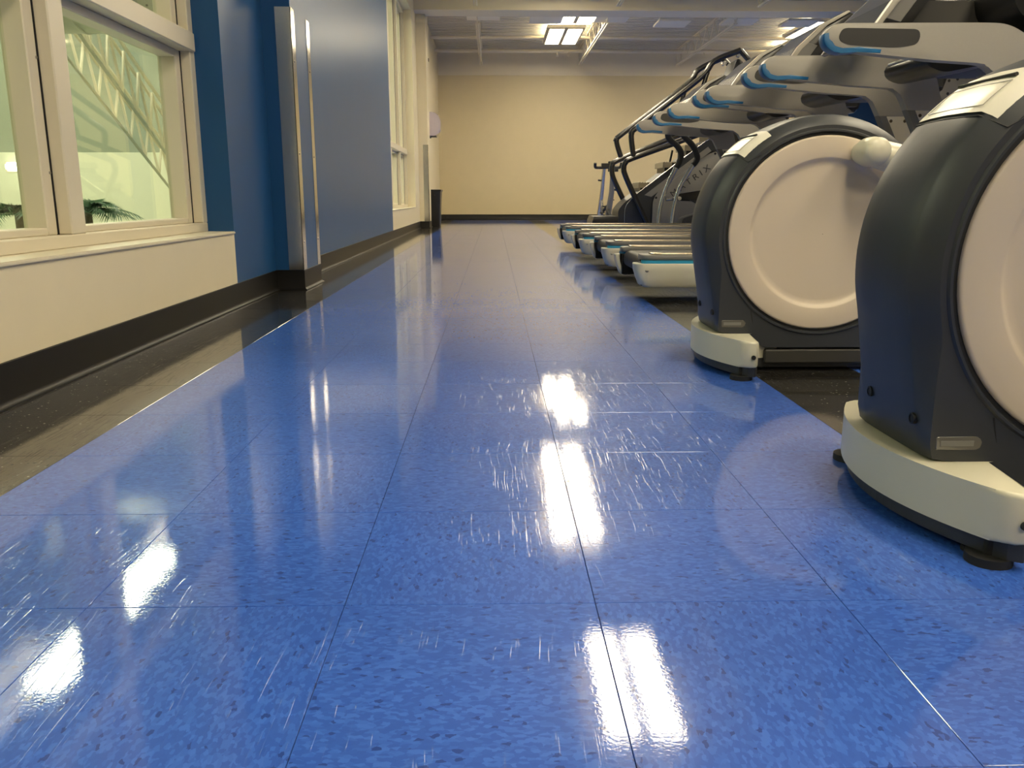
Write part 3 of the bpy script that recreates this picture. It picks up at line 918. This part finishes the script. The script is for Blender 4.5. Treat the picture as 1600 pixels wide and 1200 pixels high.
    obj('console', b2, 'black', t, 40)
    for s in (-1, 1):
        up_ = 0.215 if s < 0 else -0.10
        px_ = 0.055 if s < 0 else -0.10
        yy = s * 0.185
        pts = smooth_path([(px_ + 0.03, yy, CZ + up_), (px_ + 0.16, yy, CZ + up_ * 0.90 - 0.02), (px_ + 0.42, yy, CZ + up_ * 0.55 - 0.06), (1.05, yy, 0.22)], 5)
        b2 = NB(); rr = [0.036 + 0.006 * math.sin(k / len(pts) * PI) for k in range(len(pts))]
        tube(b2, pts, rr, 20)
        lk = obj('pedal_link', b2, 'white_pl', t, 60)
        b2 = NB()
        lathe(b2, [(0.004, -0.05), (0.026, -0.048), (0.035, -0.036), (0.038, -0.01), (0.038, 0.02), (0.028, 0.065)], px_ + 0.03, yy, CZ + up_, 'y', 28) if s < 0 else lathe(b2, [(0.004, 0.05), (0.030, 0.048), (0.040, 0.036), (0.043, 0.01), (0.043, -0.02), (0.03, -0.065)], px_ + 0.03, yy, CZ + up_, 'y', 28)
        obj('link_hub', b2, 'white_pl', lk, 50)
        b2 = NB(); prism(b2, rounded([(0.50, yy - 0.07), (0.92, yy - 0.07), (0.92, yy + 0.07), (0.50, yy + 0.07)], 0.03, 4), CZ + up_ * 0.4 - 0.0, CZ + up_ * 0.4 + 0.025, 'z', 0.006, 2)
        obj('pedal', b2, 'black', t, 40)
        b2 = NB(); tube(b2, smooth_path([(1.05, yy, 0.22), (1.12, yy + s * 0.03, 0.60), (1.10, yy + s * 0.08, 1.10), (1.00, yy + s * 0.07, 1.45)], 5), 0.019, 12)
        obj('swing_arm', b2, 'alu', t, 60)
    return t
e1 = make_elliptical(1.262, 'nearest elliptical machine, cut by the right edge, big dark drum on curved ivory foot')
dup(e1, (CX, 2.42, 0), 'second elliptical machine, whole pale crank disc showing, ivory foot on blue floor')

# ================================================================== TREADMILLS
def make_treadmill(label):
    t = thing('treadmill', label, 'treadmill', (0, 4.3, 0), 'row of treadmills')
    XT = 0.635; XE = 2.45
    for s in (-1, 1):
        yo, yi = s * 0.385, s * 0.255
        # ivory skirt wraps the outside and the tail
        bx = [(XE, yo), (XT + 0.0, yo), (XT + 0.0, yi + s * 0.025), (XT + 0.022, yi + s * 0.025), (XT + 0.03, yo - s * 0.03), (XE, yo - s * 0.03)]
        bm = NB()
        o_ = rounded(bx, [0, 0.09, 0.01, 0.0, 0.06, 0], 7)
        # lower part tapers in
        def skirt(z, ins):
            c = []
            for (x_, y_) in o_:
                near_out = abs(y_) > 0.34
                c.append(bm.verts.new((x_ + ins * (1.4 if x_ < XT + 0.06 else 0), y_ - (s * ins if near_out else 0), z)))
            return c
        L_ = [skirt(0.062, 0.032), skirt(0.075, 0.020), skirt(0.110, 0.010), skirt(0.145, 0.002), skirt(0.172, 0.0), skirt(0.176, 0.002)]
        for a, b_ in zip(L_[:-1], L_[1:]):
            for k in range(len(a)): bm.faces.new([a[k], a[(k + 1) % len(a)], b_[(k + 1) % len(a)], b_[k]])
        bm.faces.new(L_[0]); bm.faces.new(L_[-1])
        sk = obj('side_skirt', bm, 'white_pl', t, 35)
        bm = NB(); lathe(bm, [(0.009, 0), (0.009, s * 0.0015)], XT + 0.055, yo - s * 0.004, 0.145, 'y', 14); obj('screw', bm, 'alu', sk)
        # blue stripe
        bx = [(XE, yo - s * 0.006), (XT + 0.02, yo - s * 0.006), (XT + 0.05, yi + s * 0.02), (XE, yi + s * 0.02)]
        bm = NB(); prism(bm, rounded(bx, [0, 0.09, 0.02, 0], 7), 0.174, 0.190, 'z'); obj('blue_stripe', bm, 'stripe', t, 40)
        # dark tail cap and top
        bx = [(XE, yo - s * 0.010), (XT + 0.03, yo - s * 0.010), (XT + 0.03, yi), (XE, yi)]
        bm = NB(); prism(bm, rounded(bx, [0, 0.09, 0.02, 0], 7), 0.190, 0.216, 'z', 0.010, 3); obj('rail_cap', bm, 'gray', t, 40)
        bx = [(XE, yo - s * 0.020), (XT + 0.075, yo - s * 0.020), (XT + 0.075, yi + s * 0.012), (XE, yi + s * 0.012)]
        bm = NB(); prism(bm, rounded(bx, [0, 0.06, 0.03, 0], 7), 0.214, 0.224, 'z', 0.004, 2); obj('foot_rail', bm, 'rail', t, 40)
        bm = NB(); box(bm, XT + 0.035, XE, min(yi, yi + s * 0.09), max(yi, yi + s * 0.09), 0.07, 0.178); obj('inner_rail', bm, 'black', t)
        bm = NB(); tube(bm, [(XT + 0.62, s * 0.31, 0.0), (XT + 0.62, s * 0.31, 0.064)], 0.022, 14); obj('rear_foot', bm, 'rubber', t, 40)
        bm = NB(); tube(bm, [(XE + 0.02, s * 0.31, 0.0), (XE + 0.02, s * 0.31, 0.09)], 0.03, 14); obj('front_foot', bm, 'rubber', t, 40)
    # roller, belt, deck
    bm = NB(); tube(bm, [(XT + 0.085, -0.25, 0.155), (XT + 0.085, 0.25, 0.155)], 0.040, 24); obj('rear_roller', bm, 'black', t, 40)
    bm = NB(); prism(bm, rounded([(XT + 0.04, 0.112), (XE, 0.112), (XE, 0.200), (XT + 0.04, 0.200)], [0.043, 0, 0, 0.043], 6), -0.242, 0.242, 'y'); obj('running_belt', bm, 'belt', t, 40)
    # motor hood
    bm = NB()
    prism(bm, rounded([(XE - 0.08, 0.06), (XE + 0.42, 0.06), (XE + 0.44, 0.22), (XE + 0.20, 0.33), (XE - 0.08, 0.26)], [0.01, 0.05, 0.08, 0.12, 0.04], 5), -0.385, 0.385, 'y', 0.03, 3)
    obj('motor_hood', bm, 'silver_lt', t, 40)
    # arms with uprights
    YA = 0.43
    for s in (-1, 1):
        y0, y1 = s * YA - 0.03, s * YA + 0.03
        out = []
        # tip: big round end
        x0, zt, zb = 1.418, 1.220, 1.107
        cz = (zt + zb) / 2
        for k in range(13):
            a = math.radians(90 + k * 15)
            out.append((x0 + 0.078 + 0.078 * math.cos(a) * (1.0), cz + (zt - zb) / 2 * math.sin(a)))
        out += [(1.9, 1.070), (2.10, 1.058)]
        arm_in = rounded([(1.9, 1.070), (2.165, 1.052), (2.235, 0.93), (2.235, 0.92)], 0.035, 5)[6:]
        out = out[:-1] + [p for p in round_path([(2.10, 1.058, 0), (2.165, 1.050, 0), (2.225, 0.94, 0)], 0.05, 5)]
        out = [(p[0], p[1]) for p in out]
        out += [(2.42, 0.94)]
        out += [(p[0], p[1]) for p in round_path([(2.415, 0.95, 0), (2.36, 1.15, 0), (2.22, 1.222, 0), (2.1, 1.224, 0)], 0.09, 6)]
        bm = NB(); prism(bm, out, y0, y1, 'y', 0.010, 3)
        arm = obj('handrail_arm', bm, 'silver', t, 32)
        # blue bumper hugging the lower half of the tip
        path = []
        for k in range(9):
            a = math.radians(165 + k * 13.2)
            path.append((x0 + 0.078 + 0.079 * math.cos(a), cz + 0.0645 * math.sin(a)))
        path += [(x0 + 0.15, zb - 0.0025), (x0 + 0.25, zb - 0.0075)]
        inner = [(x_ + (0.016 if i < 6 else 0.004), z_ + ((0.018 if i < 10 else 0.013) if i > 2 else 0.0)) for i, (x_, z_) in enumerate(path)]
        bm = NB(); prism(bm, [(a - 0.003 if i < 6 else a, b_ - 0.003) for i, (a, b_) in enumerate(path)] + inner[::-1], y0 - 0.002, y1 + 0.002, 'y', 0.003, 2)
        obj('blue_bumper', bm, 'trim_blue', arm, 40)
        if s < 0:
            po = rounded([(1.490, 1.200), (1.838, 1.196), (1.835, 1.135), (1.74, 1.118), (1.520, 1.130), (1.475, 1.150)], [0.034, 0.03, 0.03, 0.05, 0.04, 0.03], 6)
            bm = NB(); prism(bm, po, y0 - 0.0015, y0 + 0.01, 'y', 0.001, 1); obj('inset_pad', bm, 'pad', arm, 40)
        # upright: frame and pale cover plate
        fo = [(2.228, 0.942), (2.262, 0.942), (2.66, 0.24), (2.60, 0.20)]
        bm = NB(); prism(bm, [(2.222, 0.945), (2.270, 0.945), (2.66, 0.20), (2.60, 0.20)], y0, y1, 'y', 0.004, 1); obj('upright_edge', bm, 'gray', t, 40)
        bm = NB(); prism(bm, [(2.262, 0.943), (2.416, 0.943), (2.86, 0.20), (2.645, 0.20)], y0 + 0.003, y1 - 0.003, 'y', 0.003, 1)
        up_ = obj('upright', bm, 'silver_lt', t, 40)
        for xsq in (2.30, 2.382):
            bm = NB(); lathe(bm, [(0.0095, 0), (0.008, -0.003)], xsq, y0 + 0.003, 0.915, 'y', 14); obj('bolt', bm, 'trunk', up_)
    # cross grip between the arms
    bm = NB(); prism(bm, rounded([(2.00, 1.150), (2.42, 1.14), (2.42, 1.115), (2.08, 1.050), (1.995, 1.085)], [0.035, 0.01, 0.01, 0.04, 0.03], 6), -0.22, 0.22, 'y', 0.015, 3)
    obj('centre_grip', bm, 'black', t, 40)
    bm = NB(); prism(bm, rounded([(1.998, 1.150), (2.08, 1.168), (2.08, 1.150), (1.998, 1.135)], 0.008, 3), -0.19, 0.19, 'y', 0.004, 1); obj('grip_sensor', bm, 'silver_lt', t, 40)
    # console: dark tray and tilted display
    bm = NB(); prism(bm, rounded([(2.27, 1.46), (2.30, 1.30), (2.42, 1.22), (2.62, 1.06), (2.70, 1.30), (2.62, 1.66), (2.42, 1.66)], [0.08, 0.08, 0.05, 0.04, 0.05, 0.05, 0.05], 6), -0.36, 0.36, 'y', 0.035, 4)
    con = obj('console', bm, 'black', t, 40)
    bm = NB(); tube(bm, round_path([(2.30, -0.355, 1.46), (2.30, -0.363, 1.36), (2.38, -0.364, 1.34), (2.60, -0.362, 1.46)], 0.05, 5), 0.006, 8); obj('silver_trim', bm, 'alu', con, 40)
    bm = NB()
    left = [(1.69, 1.20), (1.79, 1.35), (1.93, 1.48), (2.07, 1.55)]
    right = [(2.12, 1.53), (2.04, 1.45), (1.93, 1.33), (1.86, 1.215)]
    prism(bm, rounded(left + right, [0.01, 0, 0, 0.02, 0.02, 0, 0, 0.02], 4), -0.27, 0.27, 'y', 0.008, 2)
    ds = obj('display', bm, 'black', t, 40)
    bm = NB()
    pl = [(x_ - 0.007, z_ + 0.004) for x_, z_ in left]
    prism(bm, pl + [(x_ + 0.014, z_ - 0.006) for x_, z_ in left][::-1], -0.285, 0.285, 'y', 0.004, 2); obj('display_bezel', bm, 'silver', ds, 40)
    bm = NB(); prism(bm, [(x_ - 0.010 , z_ + 0.005) for x_, z_ in left[:]] + [(x_ - 0.004, z_ + 0.002) for x_, z_ in left][::-1], -0.25, 0.25, 'y'); obj('screen', bm, 'screen', ds)
    bm = NB(); prism(bm, [(1.75, 1.28), (1.83, 1.38), (1.90, 1.36), (1.83, 1.26)], -0.276, -0.268, 'y', 0.002, 1); obj('side_plate', bm, 'gray', ds)
    bm = NB(); prism(bm, [(1.86, 1.26), (2.0, 1.40), (2.36, 1.40), (2.36, 1.28)], -0.05, 0.05, 'y'); box(bm, 2.36, 2.6, -0.43, 0.43, 1.11, 1.17)
    obj('console_neck', bm, 'pad', t)
    return t
tm = make_treadmill('nearest treadmill, its handrail with dark oval inset topmost at the right')
tm.location = (0.03, 4.30, 0)
dup(tm, (0.03, 5.50, 0), 'second treadmill from the ellipticals, tail between nearest and third')
dup(tm, (0.0, 6.60, 0), 'third treadmill from the ellipticals, next to the last of the row')
dup(tm, (0.0, 8.12, 0), 'farthest treadmill of the row, in front of the stair climber')

# ================================================================== STAIR CLIMBER
t = thing('stair_climber', 'tall dark stair climber with lettered grey side panel and long diagonal handrails', 'stair climber', (1.4, 9.65, 0))
o0 = Vector((1.4, 9.65, 0))
def L3(pts, y): return [Vector((x_, y, z_)) - o0 for x_, z_ in pts]
YN, YFR = 9.62, 10.25
body = rounded([(1.43, 0.02), (1.43, 0.33), (1.50, 0.42), (1.60, 0.49), (2.44, 1.12), (2.58, 1.12), (3.05, 0.75), (3.10, 0.02)], [0.01, 0.03, 0.05, 0.05, 0.05, 0.08, 0.1, 0.02], 5)
bm = NB(); prism(bm, [(a - 1.4, b_) for a, b_ in body], 0.07, 0.57, 'y', 0.02, 2); obj('body', bm, 'house_dk', t, 40)
# side frames
for yy in (0.035, 0.56):
    fr = rounded([(1.50, 0.02), (1.50, 0.37), (1.60, 0.485), (2.43, 1.115), (2.56, 1.115), (2.68, 0.95), (2.62, 0.90), (2.53, 0.99), (2.46, 0.985), (1.86, 0.56), (1.80, 0.42), (1.80, 0.02)], [0, 0.08, 0.06, 0.06, 0.06, 0.04, 0.02, 0.03, 0.03, 0.06, 0.05, 0], 5)
    bm = NB(); prism(bm, [(a - 1.4, b_) for a, b_ in fr], yy, yy + 0.035, 'y', 0.006, 2); obj('side_frame', bm, 'house', t, 40)
edge = [(1.50, 0.1), (1.50, 0.37), (1.60, 0.49), (2.43, 1.122), (2.56, 1.122)]
bm = NB(); tube(bm, round_path(L3(edge, 9.685), 0.06, 4), 0.006, 8); obj('bright_edge', bm, 'alu', t, 40)
# lower rear block (light grey band along the flight)
bm = NB(); prism(bm, [(a - 1.4, b_) for a, b_ in [(1.72, 0.50), (2.42, 1.03), (2.46, 0.985), (1.80, 0.48)]], 0.028, 0.04, 'y'); obj('frame_band', bm, 'panel_grey', t)
# MATRIX panel
pn = rounded([(1.815, 0.10), (1.815, 0.44), (1.885, 0.555), (2.43, 0.955), (2.54, 0.985), (2.62, 0.86), (2.80, 0.30), (2.55, 0.10)], [0.08, 0.08, 0.06, 0.06, 0.05, 0.08, 0.1, 0.1], 6)
bm = NB(); prism(bm, [(a - 1.4, b_) for a, b_ in pn], 0.012, 0.036, 'y', 0.006, 2); pnl = obj('side_panel', bm, 'panel_grey', t, 40)
for a, b_ in ((1.85, 0.47), (2.50, 0.955), (2.0, 0.14)):
    bm = NB(); lathe(bm, [(0.013, 0), (0.013, -0.002)], a - 1.4, 0.012, b_, 'y', 14); obj('panel_bolt', bm, 'gasket', pnl)
fc = bpy.data.curves.new('lettering', 'FONT'); fc.body = 'MATRIX'; fc.size = 0.095; fc.space_character = 1.5; fc.extrude = 0.002
to = bpy.data.objects.new('lettering_tmp', fc); COL.objects.link(to)
bpy.context.view_layer.update()
me = bpy.data.meshes.new_from_object(to.evaluated_get(bpy.context.evaluated_depsgraph_get()))
bpy.data.objects.remove(to); me.name = 'lettering'
wd_ = max(v.co.x for v in me.vertices)
for v in me.vertices: v.co.x *= 0.53 / wd_
lt = bpy.data.objects.new('lettering', me); COL.objects.link(lt); me.materials.clear(); me.materials.append(M['letter'])
lt.parent = pnl
lt.matrix_local = Matrix.Translation((2.035 - 1.4, 0.009, 0.475)) @ Matrix.Rotation(-math.radians(36.5), 4, 'Y') @ Matrix.Rotation(PI / 2, 4, 'X')
# steps
for i, (x_, z_) in enumerate(((1.66, 0.52), (1.93, 0.745), (2.17, 0.93), (2.42, 1.13))):
    bm = NB(); box(bm, x_ - 1.4, x_ - 1.4 + 0.23, 0.08, 0.56, z_ + 0.08, z_ + 0.115); box(bm, x_ - 1.4 + 0.02, x_ - 1.4 + 0.20, 0.09, 0.55, z_ - 0.1, z_ + 0.08)
    st = obj('step', bm, 'black', t)
    bm = NB()
    for k in range(7): tube(bm, [(x_ - 1.4 + 0.012 + 0.03 * k, 0.078, z_ + 0.118), (x_ - 1.4 + 0.012 + 0.03 * k, 0.55, z_ + 0.118)], 0.008, 6)
    box(bm, x_ - 1.4 - 0.003, x_ - 1.4 + 0.10, 0.076, 0.56, z_ + 0.06, z_ + 0.116)
    obj('step_tread', bm, 'tub', st)
bm = NB(); tube(bm, [(2.02 - 1.4, 0.2, 0.82), (2.055 - 1.4, 0.2, 1.0)], 0.012, 8); obj('step_hook', bm, 'black', t, 40)
# rails
cu_n = [(1.574, 0.90), (1.541, 1.103), (1.546, 1.178), (1.60, 1.235), (2.268, 1.745), (2.428, 1.931), (2.709, 2.044)]
cu_f = [(1.521, 0.95), (1.472, 1.09), (1.47, 1.15), (1.52, 1.20), (2.263, 1.76), (2.405, 1.93), (2.68, 2.06)]
cl_n = [(2.75, 1.33), (2.171, 1.115), (1.569, 0.905), (1.484, 0.855), (1.465, 0.799), (1.481, 0.723), (1.582, 0.512), (1.79, 0.10)]
cl_f = [(2.75, 1.38), (2.168, 1.178), (1.50, 0.91), (1.425, 0.848), (1.419, 0.789), (1.445, 0.686), (1.58, 0.42)]
for pts, yy in ((cu_n, YN), (cu_f, YFR), (cl_n, YN), (cl_f, YFR)):
    bm = NB(); tube(bm, smooth_path(L3(pts, yy), 5), 0.031, 14); obj('handrail', bm, 'grey_dk', t, 60)
for yy, up_ in ((YN, [(2.36, 1.82), (2.29, 1.585), (2.20, 1.15)]), (YFR, [(2.27, 1.745), (2.213, 1.539), (2.13, 1.18)])):
    bm = NB(); tube(bm, L3(up_, yy), 0.025, 12); obj('rail_post', bm, 'grey_dk', t, 60)
bm = NB(); prism(bm, [(a - 1.4, b_) for a, b_ in rounded([(2.72, 1.99), (2.80, 1.93), (2.74, 1.55), (2.60, 1.50), (2.62, 1.70)], 0.03, 4)], 0.10, 0.50, 'y', 0.02, 3); obj('console', bm, 'black', t, 40)
bm = NB(); prism(bm, [(a - 1.4, b_) for a, b_ in [(2.54, 1.62), (2.72, 1.86), (2.73, 1.85), (2.56, 1.60)]], 0.12, 0.48, 'y'); obj('display', bm, 'screen', t)
bm = NB(); tube(bm, L3([(2.709, 2.044), (2.80, 1.95), (2.86, 1.80), (2.88, 1.30), (2.85, 1.05), (2.83, 0.9)], YN), 0.03, 12); tube(bm, L3([(2.68, 2.06), (2.80, 1.95), (2.86, 1.80), (2.88, 1.30), (2.85, 1.05), (2.83, 0.9)], YFR), 0.03, 12)
box(bm, 1.30, 1.60, 0.09, 0.54, 0.6, 1.6)
obj('front_frame', bm, 'grey_dk', t, 60)
for yy in (0.0, 0.60):
    bm = NB(); lathe(bm, [(0.026, -0.03), (0.026, 0.03)], 2.70 - 1.4, yy, 2.0, 'y', 14); obj('chrome_knob', bm, 'chrome', t, 40)
# entry step box at the tail
bm = NB(); prism(bm, rounded([(-0.29, 0.0), (0.03, 0.0), (0.03, 0.262), (-0.25, 0.262), (-0.27, 0.20)], 0.008, 2), 0.03, 0.58, 'y', 0.006, 2); obj('entry_step', bm, 'black', t, 40)

# ================================================================== ARM TRAINER (in front of the stair climber)
t = thing('cross_trainer', 'cross trainer with two curved chrome arms and black grips before the lettered grey panel', 'cross trainer', (1.9, 9.1, 0))
o0 = Vector((1.9, 9.1, 0))
for nm, grip, pole, yy in (('arm', [(1.85, 1.16), (1.865, 1.085), (1.955, 1.01), (2.003, 0.928), (1.985, 0.84), (1.955, 0.783)], [(1.955, 0.79), (1.88, 0.63), (1.842, 0.531), (1.80, 0.36), (1.787, 0.195), (1.79, 0.12)], 9.15),
                           ('arm', [(1.97, 1.16), (2.0, 1.097), (2.10, 0.995), (2.145, 0.891), (2.13, 0.84), (2.102, 0.806)], [(2.102, 0.81), (2.01, 0.65), (1.958, 0.53), (1.92, 0.36), (1.904, 0.198), (1.905, 0.12)], 9.02)):
    bm = NB(); tube(bm, smooth_path(L3(pole, yy), 5), 0.021, 12); ar = obj('swing_arm', bm, 'alu', t, 60)
    bm = NB(); tube(bm, smooth_path(L3(grip, yy), 5), 0.032, 12); obj('grip', bm, 'rubber', ar, 60)
    bm = NB(); tube(bm, L3([pole[0], pole[1]], yy), 0.026, 12); obj('collar', bm, 'alu', ar, 60)
bm = NB(); tube(bm, L3([(1.845, 0.457), (1.99, 0.466)], 9.08), 0.022, 12); tube(bm, [(1.97 - 1.9, -0.12, 0.464), (1.97 - 1.9, 0.12, 0.464)], 0.02, 12); obj('pivot_bar', bm, 'chrome', t, 60)
bm = NB(); prism(bm, [(a - 1.9, b_) for a, b_ in rounded([(1.97, 0.44), (1.97, 0.51), (2.20, 0.545), (2.65, 0.56), (2.65, 0.47), (2.20, 0.43)], 0.02, 3)], 0.03, 0.10, 'y', 0.01, 2); obj('pedal_link', bm, 'black', t, 40)
bm = NB(); prism(bm, [(a - 1.9, b_) for a, b_ in rounded([(2.10, 0.45), (2.25, 0.44), (2.42, 0.36), (2.66, 0.23), (2.62, 0.19), (2.30, 0.34)], 0.02, 3)], 0.0, 0.03, 'y', 0.006, 1); obj('brace', bm, 'house', t, 40)
bm = NB(); prism(bm, [(a - 1.9, b_) for a, b_ in rounded([(1.76, 0.0), (3.0, 0.0), (3.0, 0.30), (2.55, 0.34), (2.35, 0.36), (2.02, 0.26), (1.98, 0.14), (1.76, 0.12)], 0.03, 3)], -0.12, 0.14, 'y', 0.01, 2); obj('base_cover', bm, 'house_dk', t, 40)
bm = NB(); lathe(bm, [(0.02, 0), (0.02, -0.01)], 0.53, -0.0, 0.42, 'y', 14); obj('bolt', bm, 'chrome', t, 40)

# ================================================================== SPIN BIKE
t = thing('spin_bike', 'spin bike with black handlebar standing by the far beige wall', 'exercise bike', (2.12, 16.3, 0))
bm = NB(); tube(bm, round_path([(-0.19, -0.05, 1.10), (-0.19, -0.02, 1.02), (-0.10, 0.05, 1.02), (0.16, 0.08, 1.03), (0.30, 0.0, 1.02), (0.31, -0.05, 1.10)], 0.04, 4), 0.028, 10); hb = obj('handlebar', bm, 'black', t, 60)
bm = NB(); box(bm, -0.06, 0.12, 0.02, 0.10, 1.02, 1.10); lathe(bm, [(0.03, 0), (0.035, 0.04), (0.02, 0.05)], 0.10, 0.04, 1.09, 'z', 12); obj('computer', bm, 'black', t)
bm = NB(); tube(bm, [(0.0, 0.08, 1.03), (-0.02, 0.16, 0.60), (-0.05, 0.30, 0.10)], [0.034, 0.038, 0.045], 10); obj('handlebar_post', bm, 'alu', t, 60)
bm = NB(); tube(bm, [(0.09, -0.40, 0.92), (0.10, -0.30, 0.55), (0.07, -0.10, 0.12)], [0.036, 0.05, 0.06], 10); obj('seat_post', bm, 'gray', t, 60)
bm = NB(); prism(bm, rounded([(-0.02, -0.28), (0.02, -0.28), (0.10, -0.50), (0.08, -0.56), (-0.08, -0.56), (-0.10, -0.50)], 0.03, 4), 0.93, 0.985, 'z', 0.015, 2); sd = obj('saddle', bm, 'black', t, 40); sd.location = (0.09, 0.0, 0)
bm = NB(); tube(bm, [(0.0, 0.30, 0.16), (0.05, -0.05, 0.30), (0.08, -0.45, 0.12)], 0.03, 10); obj('frame', bm, 'house', t, 60)
bm = NB(); lathe(bm, [(0.02, -0.025), (0.20, -0.025), (0.215, -0.012), (0.215, 0.012), (0.20, 0.025), (0.02, 0.025)], -0.02, 0.32, 0.27, 'x', 36); obj('flywheel', bm, 'alu', t, 40)
bm = NB(); box(bm, -0.26, 0.26, 0.45, 0.52, 0.01, 0.06); box(bm, -0.22, 0.28, -0.52, -0.45, 0.01, 0.06); box(bm, -0.03, 0.05, -0.5, 0.5, 0.03, 0.09); obj('base', bm, 'black', t)
for s in (-1, 1):
    bm = NB(); tube(bm, [(0.04, -0.1, 0.3), (0.04 + s * 0.09, -0.1, 0.3), (0.04 + s * 0.10, -0.1 + s * 0.1, 0.3 + s * 0.12)], 0.014, 8); box(bm, 0.04 + s * 0.10 - 0.05, 0.04 + s * 0.10 + 0.05, -0.15 + s * 0.1, -0.05 + s * 0.1, 0.29 + s * 0.12, 0.31 + s * 0.12); obj('pedal', bm, 'black', t)
bm = NB(); tube(bm, [(-0.03, 0.12, 0.78), (-0.11, 0.12, 0.79)], 0.016, 8); tube(bm, [(0.10, -0.30, 0.62), (0.20, -0.32, 0.60)], 0.02, 8); obj('clamp_knobs', bm, 'black', t, 60)

# ================================================================== WEIGHT MACHINE seen through the handrails
t = thing('weight_machine', 'grey perforated weight machine tower glimpsed under the nearest handrail', 'weight machine', (6.1, 11.4, 0))
bm = NB(); box(bm, -0.30, 0.22, -0.05, 0.05, 0.0, 2.15); bmesh.ops.bevel(bm, geom=bm.edges[:], offset=0.01, segments=2, affect='EDGES'); tw = obj('tower', bm, 'gray', t)
for k in range(5):
    for q in range(3):
        bm = NB(); lathe(bm, [(0.018, 0), (0.018, -0.002)], -0.14 + 0.11 * q, -0.05, 1.96 - 0.16 * k + 0.02 * q, 'y', 12); obj('peg_hole', bm, 'gasket', tw)
bm = NB(); box(bm, 0.22, 0.34, -0.35, 0.35, 0.0, 2.25); obj('shroud', bm, 'maroon', t)
bm = NB(); box(bm, -0.32, 0.34, -0.45, 0.45, 0.0, 0.05); obj('base', bm, 'black', t)
